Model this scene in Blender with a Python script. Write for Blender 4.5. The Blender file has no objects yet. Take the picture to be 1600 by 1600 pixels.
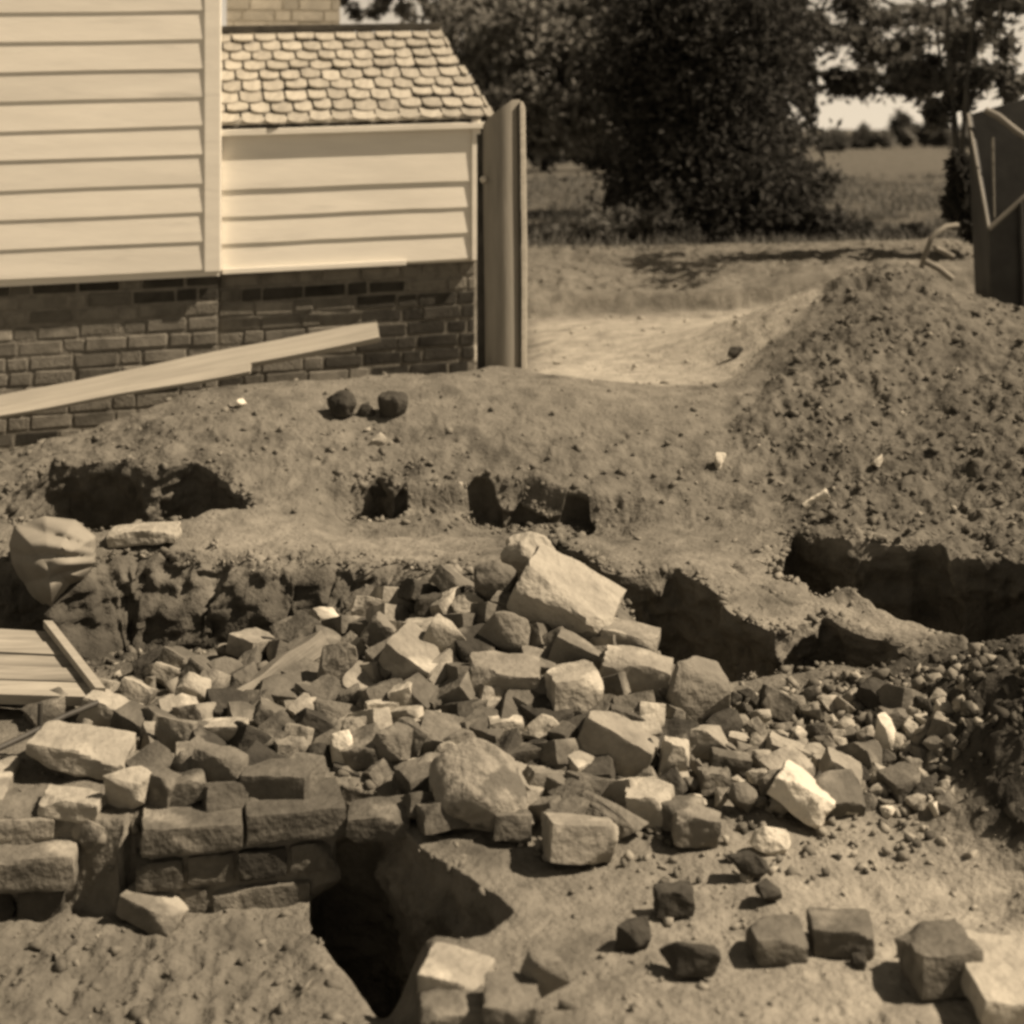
import bpy, bmesh, math, random
import numpy as np
from mathutils import Vector, Matrix, Euler, noise as mnoise

R = math.radians
scene = bpy.context.scene
COL = scene.collection

# ------------------------------------------------------------------ camera
FPX = 2400.0            # focal length in pixels of the 1600 px photograph
CAMZ = 1.65
HORIZON = 200.0
cam = bpy.data.cameras.new('camera')
cam.sensor_width = 36.0
cam.lens = FPX / 1600.0 * 36.0
cam.shift_y = -(800.0 - HORIZON) / 1600.0
cam.clip_start = 0.05
cam.clip_end = 2000.0
cam.dof.use_dof = True
cam.dof.focus_distance = 4.6
cam.dof.aperture_fstop = 2.8
cam_ob = bpy.data.objects.new('camera', cam)
COL.objects.link(cam_ob)
cam_ob.location = (0, 0, CAMZ)
cam_ob.rotation_euler = (R(90), 0, 0)
scene.camera = cam_ob

# ------------------------------------------------------------------ sky and sun
SUN_EL = 50.0
SUN_AZ = -5.0      # degrees from +X, towards the camera
SUN_VEC = Vector((math.cos(R(SUN_EL)) * math.cos(R(SUN_AZ)), math.cos(R(SUN_EL)) * math.sin(R(SUN_AZ)), math.sin(R(SUN_EL))))
world = bpy.data.worlds.new('World')
scene.world = world
world.use_nodes = True
nt = world.node_tree
nt.nodes.clear()
sky = nt.nodes.new('ShaderNodeTexSky')
sky.sky_type = 'NISHITA'
sky.sun_disc = False
sky.sun_elevation = R(SUN_EL)
sky.sun_rotation = R(90 - SUN_AZ)
sky.dust_density = 0.0
sky.air_density = 1.0
bw = nt.nodes.new('ShaderNodeRGBToBW')
tint = nt.nodes.new('ShaderNodeMix'); tint.data_type = 'RGBA'; tint.blend_type = 'MULTIPLY'
tint.inputs[0].default_value = 1.0
tint.inputs[7].default_value = (1.0, 0.85, 0.65, 1)
bg = nt.nodes.new('ShaderNodeBackground'); bg.inputs[1].default_value = 0.066
wo = nt.nodes.new('ShaderNodeOutputWorld')
nt.links.new(sky.outputs[0], bw.inputs[0])
nt.links.new(bw.outputs[0], tint.inputs[6])
nt.links.new(tint.outputs[2], bg.inputs[0])
nt.links.new(bg.outputs[0], wo.inputs[0])
sun = bpy.data.lights.new('sun', 'SUN')
sun.energy = 5.0
sun.angle = R(0.6)
sun.color = (1.0, 0.822, 0.615)
sun_ob = bpy.data.objects.new('sun', sun)
COL.objects.link(sun_ob)
sun_ob.location = (20, -2, 25)
sun_ob.rotation_euler = SUN_VEC.to_track_quat('Z', 'Y').to_euler()

scene.view_settings.view_transform = 'Standard'
scene.view_settings.look = 'None'
scene.view_settings.exposure = 0.70
scene.view_settings.gamma = 1.0
scene.view_settings.use_curve_mapping = False
scene.render.engine = 'CYCLES'
scene.cycles.use_denoising = True
scene.cycles.pixel_filter_type = 'BLACKMAN_HARRIS'
scene.cycles.filter_width = 3.0
scene.cycles.max_bounces = 6
scene.cycles.diffuse_bounces = 3

# ------------------------------------------------------------------ helpers
rng = random.Random(7)
nr = np.random.RandomState(11)

def W(px, py, Y):
    """measured picture position at a known distance -> world point"""
    return Vector(((px - 800.0) / FPX * Y, Y, CAMZ - (py - HORIZON) / FPX * Y))

def WZ(px, py, Z):
    Y = (CAMZ - Z) * FPX / (py - HORIZON)
    return Vector(((px - 800.0) / FPX * Y, Y, Z))

def tag(o, label=None, cat=None, group=None, kind=None):
    if label: o['label'] = label
    if cat: o['category'] = cat
    if group: o['group'] = group
    if kind: o['kind'] = kind
    return o

def empty(name, loc=(0, 0, 0), rot=(0, 0, 0)):
    o = bpy.data.objects.new(name, None)
    o.empty_display_size = 0.1
    COL.objects.link(o)
    o.location = loc
    o.rotation_euler = rot
    return o

def obj_from_mesh(name, me, mat=None, parent=None, loc=None, rot=None):
    if mat is not None and not me.materials:
        me.materials.append(mat)
    o = bpy.data.objects.new(name, me)
    COL.objects.link(o)
    if parent is not None: o.parent = parent
    if loc is not None: o.location = loc
    if rot is not None: o.rotation_euler = rot
    return o

def mesh_np(name, verts, faces, smooth=False):
    """verts (n,3), faces (m,4) or (m,3) numpy"""
    me = bpy.data.meshes.new(name)
    verts = np.asarray(verts, dtype=np.float32); faces = np.asarray(faces, dtype=np.int32)
    m, k = faces.shape
    me.vertices.add(len(verts)); me.vertices.foreach_set('co', verts.ravel())
    me.loops.add(m * k); me.loops.foreach_set('vertex_index', faces.ravel())
    me.polygons.add(m)
    me.polygons.foreach_set('loop_start', np.arange(0, m * k, k, dtype=np.int32))
    me.polygons.foreach_set('loop_total', np.full(m, k, dtype=np.int32))
    if smooth: me.polygons.foreach_set('use_smooth', np.ones(m, dtype=bool))
    me.update(); me.validate()
    return me

def mesh_py(name, verts, faces, smooth=False, sharp=None):
    me = bpy.data.meshes.new(name)
    me.from_pydata([tuple(v) for v in verts], [], faces)
    me.update()
    bm = bmesh.new(); bm.from_mesh(me)
    bmesh.ops.recalc_face_normals(bm, faces=bm.faces)
    bm.to_mesh(me); bm.free()
    if smooth:
        for p in me.polygons: p.use_smooth = True
        if sharp: me.set_sharp_from_angle(angle=R(sharp))
    return me

# --- numpy value noise
def _hash2(ix, iy, seed):
    h = (ix.astype(np.int64) * 374761393 + iy.astype(np.int64) * 668265263 + seed * 1442695041) & 0x7fffffff
    h = ((h ^ (h >> 13)) * 1274126177) & 0x7fffffff
    h = ((h ^ (h >> 16)) * 60493) & 0x7fffffff
    return (h & 0xffff) / 65535.0
def vnoise(x, y, seed=0):
    ix = np.floor(x); iy = np.floor(y)
    fx = x - ix; fy = y - iy
    fx = fx * fx * fx * (fx * (fx * 6 - 15) + 10); fy = fy * fy * fy * (fy * (fy * 6 - 15) + 10)
    a = _hash2(ix, iy, seed); b = _hash2(ix + 1, iy, seed); c = _hash2(ix, iy + 1, seed); d = _hash2(ix + 1, iy + 1, seed)
    return (a + (b - a) * fx) * (1 - fy) + (c + (d - c) * fx) * fy * 1.0
def fbm(x, y, octs=4, seed=0, gain=0.5):
    s = np.zeros_like(x); amp = 1.0; tot = 0.0; f = 1.0
    for o in range(octs):
        ca, sa = math.cos(o * 1.3), math.sin(o * 1.3)
        s += amp * (vnoise((x * ca - y * sa) * f + 13.7 * o, (x * sa + y * ca) * f - 7.1 * o, seed + o) - 0.5)
        tot += amp; amp *= gain; f *= 2.03
    return s / tot * 2.0          # about -1..1
def billow(x, y, octs=3, seed=0, gain=0.5):
    s = np.zeros_like(x); amp = 1.0; tot = 0.0; f = 1.0
    for o in range(octs):
        s += amp * (1 - np.abs(2 * vnoise(x * f + 3.1 * o, y * f + 5.7 * o, seed + o) - 1)); tot += amp; amp *= gain; f *= 2.1
    return s / tot
def sstep(a, b, x):
    t = np.clip((x - a) / (b - a), 0, 1)
    return t * t * (3 - 2 * t)

# ------------------------------------------------------------------ materials (an old toned print: every thing is a warm grey)
TINT = (1.0, 0.93, 0.79)
def grey(g, t=TINT):
    return (g * t[0], g * t[1], g * t[2], 1)

def make_mat(name, lo, hi, scale=8.0, rough=0.9, bump=0.3, bump_scale=60.0, bump_dist=0.01, spec=0.15,
             stain=None, stain_scale=3.0, stain_at=(0.55, 0.7), rnd=0.0, tone_attr=None, tone=(0.5, 1.3), stretch=None, tint_=TINT):
    m = bpy.data.materials.new(name); m.use_nodes = True
    n = m.node_tree.nodes; l = m.node_tree.links
    bsdf = n['Principled BSDF']
    bsdf.inputs['Roughness'].default_value = rough
    bsdf.inputs['Specular IOR Level'].default_value = spec
    tc = n.new('ShaderNodeTexCoord')
    co = tc.outputs['Object']
    if stretch:
        mp = n.new('ShaderNodeMapping'); mp.inputs['Scale'].default_value = stretch
        l.new(co, mp.inputs[0]); co = mp.outputs[0]
    if rnd:
        oi = n.new('ShaderNodeObjectInfo')
        ad = n.new('ShaderNodeVectorMath'); ad.operation = 'MULTIPLY_ADD'
        ad.inputs[1].default_value = (1, 1, 1)
        cb = n.new('ShaderNodeCombineXYZ')
        ml = n.new('ShaderNodeMath'); ml.operation = 'MULTIPLY'; ml.inputs[1].default_value = 37.0
        l.new(oi.outputs['Random'], ml.inputs[0]); l.new(ml.outputs[0], cb.inputs[0]); l.new(ml.outputs[0], cb.inputs[1])
        l.new(co, ad.inputs[0]); l.new(cb.outputs[0], ad.inputs[2]); co = ad.outputs[0]
    nz = n.new('ShaderNodeTexNoise'); nz.inputs['Scale'].default_value = scale; nz.inputs['Detail'].default_value = 6; nz.inputs['Roughness'].default_value = 0.62
    l.new(co, nz.inputs['Vector'])
    rp = n.new('ShaderNodeValToRGB'); rp.color_ramp.elements[0].position = 0.33; rp.color_ramp.elements[1].position = 0.68
    rp.color_ramp.elements[0].color = grey(lo, tint_); rp.color_ramp.elements[1].color = grey(hi, tint_)
    l.new(nz.outputs['Fac'], rp.inputs[0])
    out = rp.outputs[0]
    if stain is not None:
        n2 = n.new('ShaderNodeTexNoise'); n2.inputs['Scale'].default_value = stain_scale; n2.inputs['Detail'].default_value = 5
        l.new(co, n2.inputs['Vector'])
        r2 = n.new('ShaderNodeValToRGB'); r2.color_ramp.elements[0].position = stain_at[0]; r2.color_ramp.elements[1].position = stain_at[1]
        l.new(n2.outputs['Fac'], r2.inputs[0])
        mx = n.new('ShaderNodeMix'); mx.data_type = 'RGBA'
        l.new(r2.outputs[0], mx.inputs[0]); l.new(out, mx.inputs[6]); mx.inputs[7].default_value = grey(stain, tint_)
        out = mx.outputs[2]
    if rnd:
        mr = n.new('ShaderNodeMapRange'); mr.inputs[3].default_value = 1 - rnd; mr.inputs[4].default_value = 1 + rnd
        l.new(oi.outputs['Random'], mr.inputs[0])
        hs = n.new('ShaderNodeVectorMath'); hs.operation = 'SCALE'
        l.new(out, hs.inputs[0]); l.new(mr.outputs[0], hs.inputs['Scale']); out = hs.outputs[0]
    if tone_attr:
        at = n.new('ShaderNodeAttribute'); at.attribute_name = tone_attr
        mr = n.new('ShaderNodeMapRange'); mr.inputs[3].default_value = tone[0]; mr.inputs[4].default_value = tone[1]
        l.new(at.outputs['Fac'], mr.inputs[0])
        hs = n.new('ShaderNodeVectorMath'); hs.operation = 'SCALE'
        l.new(out, hs.inputs[0]); l.new(mr.outputs[0], hs.inputs['Scale']); out = hs.outputs[0]
    l.new(out, bsdf.inputs['Base Color'])
    if bump:
        nb = n.new('ShaderNodeTexNoise'); nb.inputs['Scale'].default_value = bump_scale; nb.inputs['Detail'].default_value = 5
        l.new(co, nb.inputs['Vector'])
        bp = n.new('ShaderNodeBump'); bp.inputs['Strength'].default_value = bump; bp.inputs['Distance'].default_value = bump_dist
        l.new(nb.outputs['Fac'], bp.inputs['Height']); l.new(bp.outputs[0], bsdf.inputs['Normal'])
    return m

NEUT = (1.0, 0.97, 0.88)
M = {}
M['earth'] = make_mat('earth', 0.102, 0.172, 11.0, 0.95, 0.7, 60.0, 0.016, 0.05, stain=0.065, stain_scale=4.5, stain_at=(0.56, 0.74), tone_attr='tone', tone=(0.40, 2.1))
M['clod'] = make_mat('clod', 0.107, 0.172, 14.0, 0.95, 0.4, 90.0, 0.006, 0.05, tone_attr='tone', tone=(0.42, 2.1))
M['brick'] = make_mat('brick', 0.080, 0.148, 14.0, 0.9, 0.75, 48.0, 0.012, 0.1, stain=0.26, stain_scale=9.0, stain_at=(0.56, 0.72), rnd=0.22)
M['brick_dark'] = make_mat('brick_dark', 0.033, 0.066, 14.0, 0.9, 0.75, 48.0, 0.012, 0.1, stain=0.19, stain_scale=9.0, stain_at=(0.6, 0.75), rnd=0.2)
M['brick_pale'] = make_mat('brick_pale', 0.188, 0.303, 16.0, 0.9, 0.75, 48.0, 0.012, 0.1, stain=0.5, stain_scale=9.0, rnd=0.18)
M['stone'] = make_mat('stone', 0.117, 0.197, 10.0, 0.9, 0.8, 38.0, 0.016, 0.1, stain=0.13, stain_scale=7.0, stain_at=(0.58, 0.72), rnd=0.18)
M['stone_pale'] = make_mat('stone_pale', 0.246, 0.361, 10.0, 0.9, 0.8, 38.0, 0.016, 0.1, stain=0.22, stain_scale=8.0, stain_at=(0.6, 0.75), rnd=0.12)
M['stone_white'] = make_mat('stone_white', 0.445, 0.581, 8.0, 0.85, 0.8, 38.0, 0.016, 0.15, rnd=0.08)
M['stone_dark'] = make_mat('stone_dark', 0.036, 0.072, 12.0, 0.9, 0.8, 38.0, 0.016, 0.1, rnd=0.2)
M['mottled'] = make_mat('mottled', 0.177, 0.286, 18.0, 0.92, 0.9, 45.0, 0.015, 0.1, stain=0.11, stain_scale=13.0, stain_at=(0.50, 0.58))
M['white'] = make_mat('white_paint', 0.70, 0.80, 3.0, 0.6, 0.2, 26.0, 0.003, 0.25, stain=0.62, stain_scale=5.0, stain_at=(0.6, 0.8), stretch=(0.6, 1, 4), tint_=(1, 0.945, 0.83))
M['white2'] = make_mat('white_paint_worn', 0.64, 0.76, 2.5, 0.6, 0.2, 26.0, 0.003, 0.25, stain=0.54, stain_scale=4.0, stain_at=(0.58, 0.8), stretch=(0.6, 1, 5), tint_=(1, 0.945, 0.83))
M['mortar'] = make_mat('mortar', 0.132, 0.216, 20.0, 0.95, 0.7, 70.0, 0.008, 0.05, stain=0.17, stain_scale=6.0)
M['mortar_pale'] = make_mat('mortar_pale', 0.389, 0.502, 12.0, 0.95, 0.5, 60.0, 0.006, 0.05)
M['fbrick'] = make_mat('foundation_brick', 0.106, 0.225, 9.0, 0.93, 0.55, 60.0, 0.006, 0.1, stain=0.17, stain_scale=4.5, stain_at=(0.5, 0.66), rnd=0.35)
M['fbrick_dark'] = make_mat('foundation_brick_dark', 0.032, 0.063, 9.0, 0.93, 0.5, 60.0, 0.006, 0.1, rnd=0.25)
M['cbrick'] = make_mat('chimney_brick', 0.342, 0.462, 10.0, 0.9, 0.4, 50.0, 0.005, 0.1, rnd=0.15)
M['shingle'] = make_mat('shingle', 0.254, 0.359, 6.0, 0.85, 0.4, 30.0, 0.004, 0.1, stretch=(6, 1, 1), rnd=0.16)
M['darkwood'] = make_mat('darkwood', 0.035, 0.07, 10.0, 0.8, 0.3, 40.0, 0.004, 0.1)
M['postwood'] = make_mat('post_wood', 0.208, 0.295, 5.0, 0.8, 0.3, 30.0, 0.004, 0.15, stretch=(4, 4, 0.4), stain=0.19, stain_scale=2.5)
M['plank'] = make_mat('plank_wood', 0.262, 0.354, 5.0, 0.8, 0.3, 30.0, 0.003, 0.1, stretch=(0.5, 8, 8))
M['timber'] = make_mat('timber', 0.144, 0.240, 6.0, 0.85, 0.5, 30.0, 0.006, 0.1, stretch=(0.5, 6, 6), stain=0.1, stain_scale=5.0)
M['boardwood'] = make_mat('board_wood', 0.22, 0.36, 7.0, 0.9, 0.5, 40.0, 0.004, 0.05, stretch=(0.6, 5, 5), stain=0.14, stain_scale=3.5, stain_at=(0.52, 0.7), rnd=0.12)
M['canvas'] = make_mat('canvas', 0.204, 0.264, 8.0, 0.9, 0.3, 120.0, 0.002, 0.05)
M['tray'] = make_mat('cart_metal', 0.027, 0.050, 6.0, 0.6, 0.2, 30.0, 0.003, 0.3, tint_=NEUT)
M['rim'] = make_mat('rim_metal', 0.147, 0.206, 8.0, 0.6, 0.2, 40.0, 0.002, 0.3)  # paler metal: sunlight on the cart rims put into the colour
M['iron'] = make_mat('iron', 0.03, 0.06, 20.0, 0.6, 0.2, 60.0, 0.002, 0.3)
M['bark'] = make_mat('bark', 0.05, 0.11, 6.0, 0.95, 0.8, 20.0, 0.02, 0.05, stretch=(3, 3, 0.5), tint_=NEUT)
M['root'] = make_mat('root', 0.168, 0.240, 10.0, 0.9, 0.3, 40.0, 0.004, 0.05)

def leaf_mat(name, lo, hi, trans=0.25):
    m = bpy.data.materials.new(name); m.use_nodes = True
    n = m.node_tree.nodes; l = m.node_tree.links
    b = n['Principled BSDF']; b.inputs['Roughness'].default_value = 0.6; b.inputs['Specular IOR Level'].default_value = 0.06
    at = n.new('ShaderNodeAttribute'); at.attribute_name = 'tone'
    rp = n.new('ShaderNodeValToRGB'); rp.color_ramp.elements[0].color = grey(lo, NEUT); rp.color_ramp.elements[1].color = grey(hi, NEUT)
    l.new(at.outputs['Fac'], rp.inputs[0]); l.new(rp.outputs[0], b.inputs['Base Color'])
    tr = n.new('ShaderNodeBsdfTranslucent'); l.new(rp.outputs[0], tr.inputs[0])
    mx = n.new('ShaderNodeMixShader'); mx.inputs[0].default_value = trans
    l.new(b.outputs[0], mx.inputs[1]); l.new(tr.outputs[0], mx.inputs[2])
    l.new(mx.outputs[0], n['Material Output'].inputs[0])
    return m
M['leaf_dark'] = leaf_mat('leaf_dark', 0.035, 0.07, 0.35)
M['leaf_mid'] = leaf_mat('leaf_mid', 0.07, 0.16, 0.45)
M['leaf_hazy'] = leaf_mat('leaf_hazy', 0.13, 0.32, 0.5)  # leaf colour brightened in place of haze over the background canopy
M['grass'] = leaf_mat('grass_blade', 0.08, 0.18, 0.3)

# ------------------------------------------------------------------ ground height
CTRL = [
 (-1.6,2.4,.02),(-.6,2.4,.0),(0,2.4,0),(.8,2.4,0),(1.6,2.4,.03),
 (.1,3.15,0),(.6,3.2,.0),(1.0,3.1,.02),
 (-.9,3.62,.05),(-1.6,3.6,.06),(-.4,3.6,.03),(0,3.5,.01),(.5,3.5,.015),(1.0,3.45,.03),
 (-1.3,3.95,.08),(-.7,3.95,.08),(-.1,3.85,.05),(.3,3.8,.05),(.75,3.8,.05),
 (0,4.15,.15),(.1,4.62,.36),(-.2,4.5,.24),(.35,4.4,.21),(-.5,4.3,.10),(.28,4.9,.2),(-1.2,4.4,.06),(-1.9,4.4,.05),(-.45,4.62,.15),(-.72,4.5,.10),
 (.6,4.35,.11),(.9,4.3,.12),(1.12,4.3,.12),(.95,3.9,.06),
 (1.03,3.74,.05),(1.13,3.88,.17),(1.2,3.6,.17),(1.3,3.7,.28),(1.09,3.32,.02),(1.25,3.3,.12),(1.25,4.12,.21),(1.5,3.9,.34),(1.6,3.4,.25),(1.9,4.0,.34),(1.5,4.35,.22),
 (.55,5.2,.18),(1.0,4.97,.14),(1.35,4.62,.14),(.35,5.25,.19),
 (-1.7,5.35,.2),(-1.0,5.4,.2),(-.6,5.35,.2),(-.2,5.3,.2),(.1,5.4,.2),
 (-.6,5.9,.23),(0,5.85,.23),(.5,5.8,.19),(.9,5.65,.19),(.9,6.1,.28),
 (-1.0,6.9,.5),(-.5,6.95,.53),(0,6.95,.53),(.35,6.9,.5),(-1.42,6.8,.48),(-1.73,6.4,.37),(-2.07,6.2,.31),(-2.4,5.8,.25),
 (.83,6.6,.43),(.2,7.4,.46),(1.05,7.3,.46),(.8,8,.45),(.3,9,.45),(1.5,9.3,.47),(.3,9.9,.45),(-.1,7.6,.47),
 (-1,7.8,.10),(-1.7,7.6,-.02),(-2.3,7.4,-.05),(-3,7.2,-.05),(-.4,7.6,.36),
 (.3,10.6,.62),(1.2,10.7,.66),(2.2,10.5,.72),(-1,10.5,.6),(-3,10.5,.6),
 (1.15,6.8,.49),(1.42,7.2,.62),(1.6,7.7,.75),(2.05,8.2,.93),(2.35,8.0,.76),(2.5,7.5,.68),(1.65,6.6,.44),(2.1,6.3,.47),(1.2,5.8,.25),(1.57,5.4,.2),(1.83,5.5,.27),
 (2.2,9.5,.60),(2.55,8.8,.58),(3.0,9.3,.55),(1.2,5.38,.23),(1.45,5.25,.25),(1.72,5.15,.27),(3.2,8,.66),(3.0,6,.5),(2.6,4.6,.3),(3.4,10.5,.75),(1.85,9.0,.55),
]
C = np.array(CTRL)
def tps_fit(P, z):
    n = len(P)
    d = np.sqrt(((P[:, None] - P[None]) ** 2).sum(-1)) + 1e-9
    K = d * d * np.log(d) + np.eye(n) * 0.004
    A = np.zeros((n + 3, n + 3)); A[:n, :n] = K; A[:n, n] = 1; A[:n, n + 1:] = P; A[n, :n] = 1; A[n + 1:, :n] = P.T
    b = np.zeros(n + 3); b[:n] = z
    return np.linalg.solve(A, b)
TP = tps_fit(C[:, :2], C[:, 2])
def tps_eval(x, y):
    s = TP[-3] + TP[-2] * x + TP[-1] * y
    for i in range(len(C)):
        d2 = (x - C[i, 0]) ** 2 + (y - C[i, 1]) ** 2 + 1e-12
        s = s + TP[i] * 0.5 * d2 * np.log(d2)
    return s

def sd_poly(x, y, poly):
    """signed distance, negative inside"""
    P = np.array(poly); n = len(P)
    d = np.full_like(x, 1e9); inside = np.zeros(x.shape, bool)
    for i in range(n):
        a = P[i]; b = P[(i + 1) % n]
        ex, ey = b - a
        wx = x - a[0]; wy = y - a[1]
        t = np.clip((wx * ex + wy * ey) / (ex * ex + ey * ey), 0, 1)
        d = np.minimum(d, (wx - ex * t) ** 2 + (wy - ey * t) ** 2)
        c = ((a[1] <= y) & (b[1] > y)) | ((b[1] <= y) & (a[1] > y))
        xi = a[0] + (y - a[1]) / (ey if abs(ey) > 1e-12 else 1e-12) * ex
        inside ^= c & (x < xi)
    d = np.sqrt(d)
    return np.where(inside, -d, d)

def PX(px, Y): return ((px - 800.0) / FPX * Y, Y)
# (polygon, floor height, wall half width, edge roughness)
CUTS = [
 ([(-.47,3.50),(-.44,3.80),(-.33,3.78),(-.27,3.62),(-.20,3.50),(-.13,3.40),(-.05,3.30),(.0,3.22),(-.05,3.15),(-.12,3.13),(-.28,3.13),(-.34,3.24)], -1.0, .014, .012),
 ([PX(1205,5.2),PX(1235,5.54),PX(1300,5.33),PX(1350,5.22),PX(1420,5.2),PX(1480,5.06),PX(1600,4.96),PX(1760,4.8),PX(1760,4.2),PX(1600,4.36),PX(1500,4.50),PX(1460,4.62),PX(1400,4.80),PX(1330,4.92),PX(1250,4.97)], -.42, .02, .03),
 ([PX(860,5.5),PX(960,5.09),PX(1067,5.16),PX(1130,4.92),PX(1200,4.69),PX(1300,4.80),PX(1435,4.52),PX(1445,4.42),PX(1280,4.36),PX(1150,4.33),PX(1030,4.37),PX(960,4.65),PX(900,5.0),PX(830,5.4)], -.40, .02, .03),
 ([(-2.8,5.3),(-1.9,5.25),(-1.5,5.2),(-1.3,5.3),(-1.15,5.24),(-.95,5.27),(-.8,5.16),(-.62,5.2),(-.5,5.1),(-.38,5.13),(-.27,5.0),(-.17,4.94),(-.22,4.86),(-.5,4.78),(-.8,4.64),(-1.3,4.52),(-2.8,4.5)], -.10, .05, .035),
 ([(-1.8,6.02),(-1.6,6.06),(-1.45,5.95),(-1.25,6.0),(-1.1,5.9),(-1.0,5.75),(-1.12,5.62),(-1.35,5.56),(-1.6,5.5),(-1.9,5.5)], -.06, .03, .03),
 ([(-.6,6.04),(-.53,6.09),(-.46,6.02),(-.40,6.05),(-.37,5.92),(-.47,5.86),(-.6,5.88)], .10, .03, .025),
 ([(-.21,6.0),(-.13,6.06),(-.05,5.97),(.04,6.02),(.12,5.93),(.22,5.95),(.33,5.84),(.26,5.77),(.1,5.83),(-.05,5.78),(-.18,5.84)], .10, .03, .03),
]
def roughness(x, y):
    """how cloddy the soil is: 0 trodden sand, 1 freshly dug spoil"""
    r = 0.35 + .34 * sstep(-.3, -.6, x) * (1 - sstep(3.4, 3.6, y))
    r = np.maximum(r, 1.0 * sstep(-.12, .14, x - np.interp(y, [5, 5.6, 6.2, 6.6, 7.4, 7.7, 8.2, 9], [.95, .95, .87, .87, 1.2, 1.5, 1.75, 1.9]) + .25 * fbm(x * 2, y * 2, 2, 95)) * sstep(4.6, 5.0, y) * (1 - sstep(9, 10, y)))
    r = np.maximum(r, 1.0 * sstep(1.02, 1.14, x) * sstep(3.3, 3.42, y) * (1 - sstep(4.4, 4.8, y)))
    r = np.maximum(r, .9 * sstep(-.25, -.6, x) * sstep(4.5, 4.7, y) * (1 - sstep(5.25, 5.4, y)))
    r = np.maximum(r, .8 * sstep(-.9, -1.5, x) * sstep(5.5, 5.7, y) * (1 - sstep(6.3, 6.6, y)))
    r = np.maximum(r, .65 * sstep(5.55, 5.75, y) * (1 - sstep(6.3, 6.8, y)))
    r = np.maximum(r, .7 * sstep(9.7, 10.2, y) * (1 - sstep(11, 12, y)))
    r = np.maximum(r, .6 * (1 - sstep(.5, .9, np.abs(x))) * sstep(3.6, 3.8, y) * (1 - sstep(4.6, 4.9, y)))
    fl = sstep(.05, .2, x) * (1 - sstep(-.22, .02, x - np.interp(y, [7, 7.4, 7.7, 8.2, 9, 10], [1.05, 1.25, 1.5, 1.8, 2.1, 2.3]))) * sstep(7.0, 7.3, y) * (1 - sstep(9.5, 9.9, y))
    r = r * (1 - .8 * fl)
    return r, fl

LIP = [.045, .08, .07, .03, .06, .04, .05]
FACE = [0, 0, 0, .24, 0, 0, 0]           # how far a face slopes out instead of overhanging
def height(x, y, fine=True, cuts=True):
    wx = x + .035 * fbm(x * 4, y * 4, 4, 5); wy = y + .035 * fbm(x * 4 + 9, y * 4 - 4, 4, 15)
    h = tps_eval(x, y)
    far = sstep(10.8, 12.2, y)
    h = h * (1 - far) + (.70 + .0 * y) * far
    lat = sstep(3.0, 5.0, np.abs(x)) * (1 - far)
    h = h * (1 - lat) + .35 * lat
    near = 1 - sstep(1.6, 2.4, y)
    h = h * (1 - near)
    h = np.clip(h, -.05, 1.0)
    h = h + .10 * sstep(9.82, 9.95, wy + .12 * fbm(x * 1.1, y * 0 + 2, 2, 25)) * (1 - sstep(10.3, 11.0, y)) * sstep(-.3, .2, x)
    h = h - .02 * (1 - sstep(.3, 1.0, ((x - .06) / .62) ** 2 + ((y - 4.22) / .52) ** 2))
    # sunken ground in front of the broken brick wall
    stp = np.where(x > -.9, 3.595 + .213 * (x + .855), 3.54 + 0 * x)
    lk = sstep(2.8, 3.15, y)
    xc = -.20 - .32 * (y - 3.1)
    low = (sstep(.05, -.05, x - xc) * lk + sstep(.0, -.55, x) * (1 - lk)) * (1 - sstep(-.015, .02, wy - stp)) * (.17 + .03 * sstep(-.4, -.55, x))
    h = h - low
    sc = sstep(-.8, -.6, x) * (1 - sstep(.3, .55, x))
    h = h - .075 * sc * (1 - sstep(5.925, 5.965, wy + .09 * fbm(x * 3.3, y * 0 + 4, 3, 27))) * sstep(5.42, 5.72, y)
    r, fl = roughness(x, y)
    if fine:
        h = h + (.004 + .030 * r) * fbm(x * 3.1, y * 3.1, 3, 41) + (.002 + .022 * r) * fbm(x * 11, y * 11, 3, 61)
        b = billow(x * 17, y * 17, 3, 81)
        h = h + (.001 + .040 * r * r) * (b - .5) + .012 * r * r * fbm(x * 42, y * 42, 2, 71)
    for (poly, floor, w, er), lip in zip(CUTS, LIP):
        if not cuts: break
        ex = x + er * fbm(x * 5, y * 5, 3, 101, .5) * 2.0; ey = y + er * fbm(x * 5 + 31, y * 5 + 7, 3, 131, .5) * 2.0
        sd = sd_poly(ex, ey, poly)
        m = 1 - sstep(-.012, .012, sd - lip)
        tgt = np.minimum(h, floor + (.04 * fbm(x * 7, y * 7, 3, 151) if fine else 0))
        h = h * (1 - m) + tgt * m
    return h

def pile_add(x, y):
    d = ((x - .06) / .62) ** 2 + ((y - 4.22) / .52) ** 2
    return .055 * (1 - sstep(.35, 1.0, d))

def ground_at(px, py, y0=2.5, y1=13.0):
    ys = np.linspace(y0, y1, 520)
    xs = (px - 800.0) / FPX * ys
    zs = CAMZ - (py - HORIZON) / FPX * ys
    hs = height(xs, ys, False) + pile_add(xs, ys)
    k = np.argmax(zs <= hs)
    if zs[k] > hs[k]: k = len(ys) - 1
    if k > 0:
        d0 = zs[k - 1] - hs[k - 1]; d1 = zs[k] - hs[k]
        t = d0 / (d0 - d1) if d0 > d1 else 1.0
        return Vector((xs[k - 1] + (xs[k] - xs[k - 1]) * t, ys[k - 1] + (ys[k] - ys[k - 1]) * t, hs[k - 1] + (hs[k] - hs[k - 1]) * t))
    return Vector((xs[k], ys[k], hs[k]))

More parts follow.
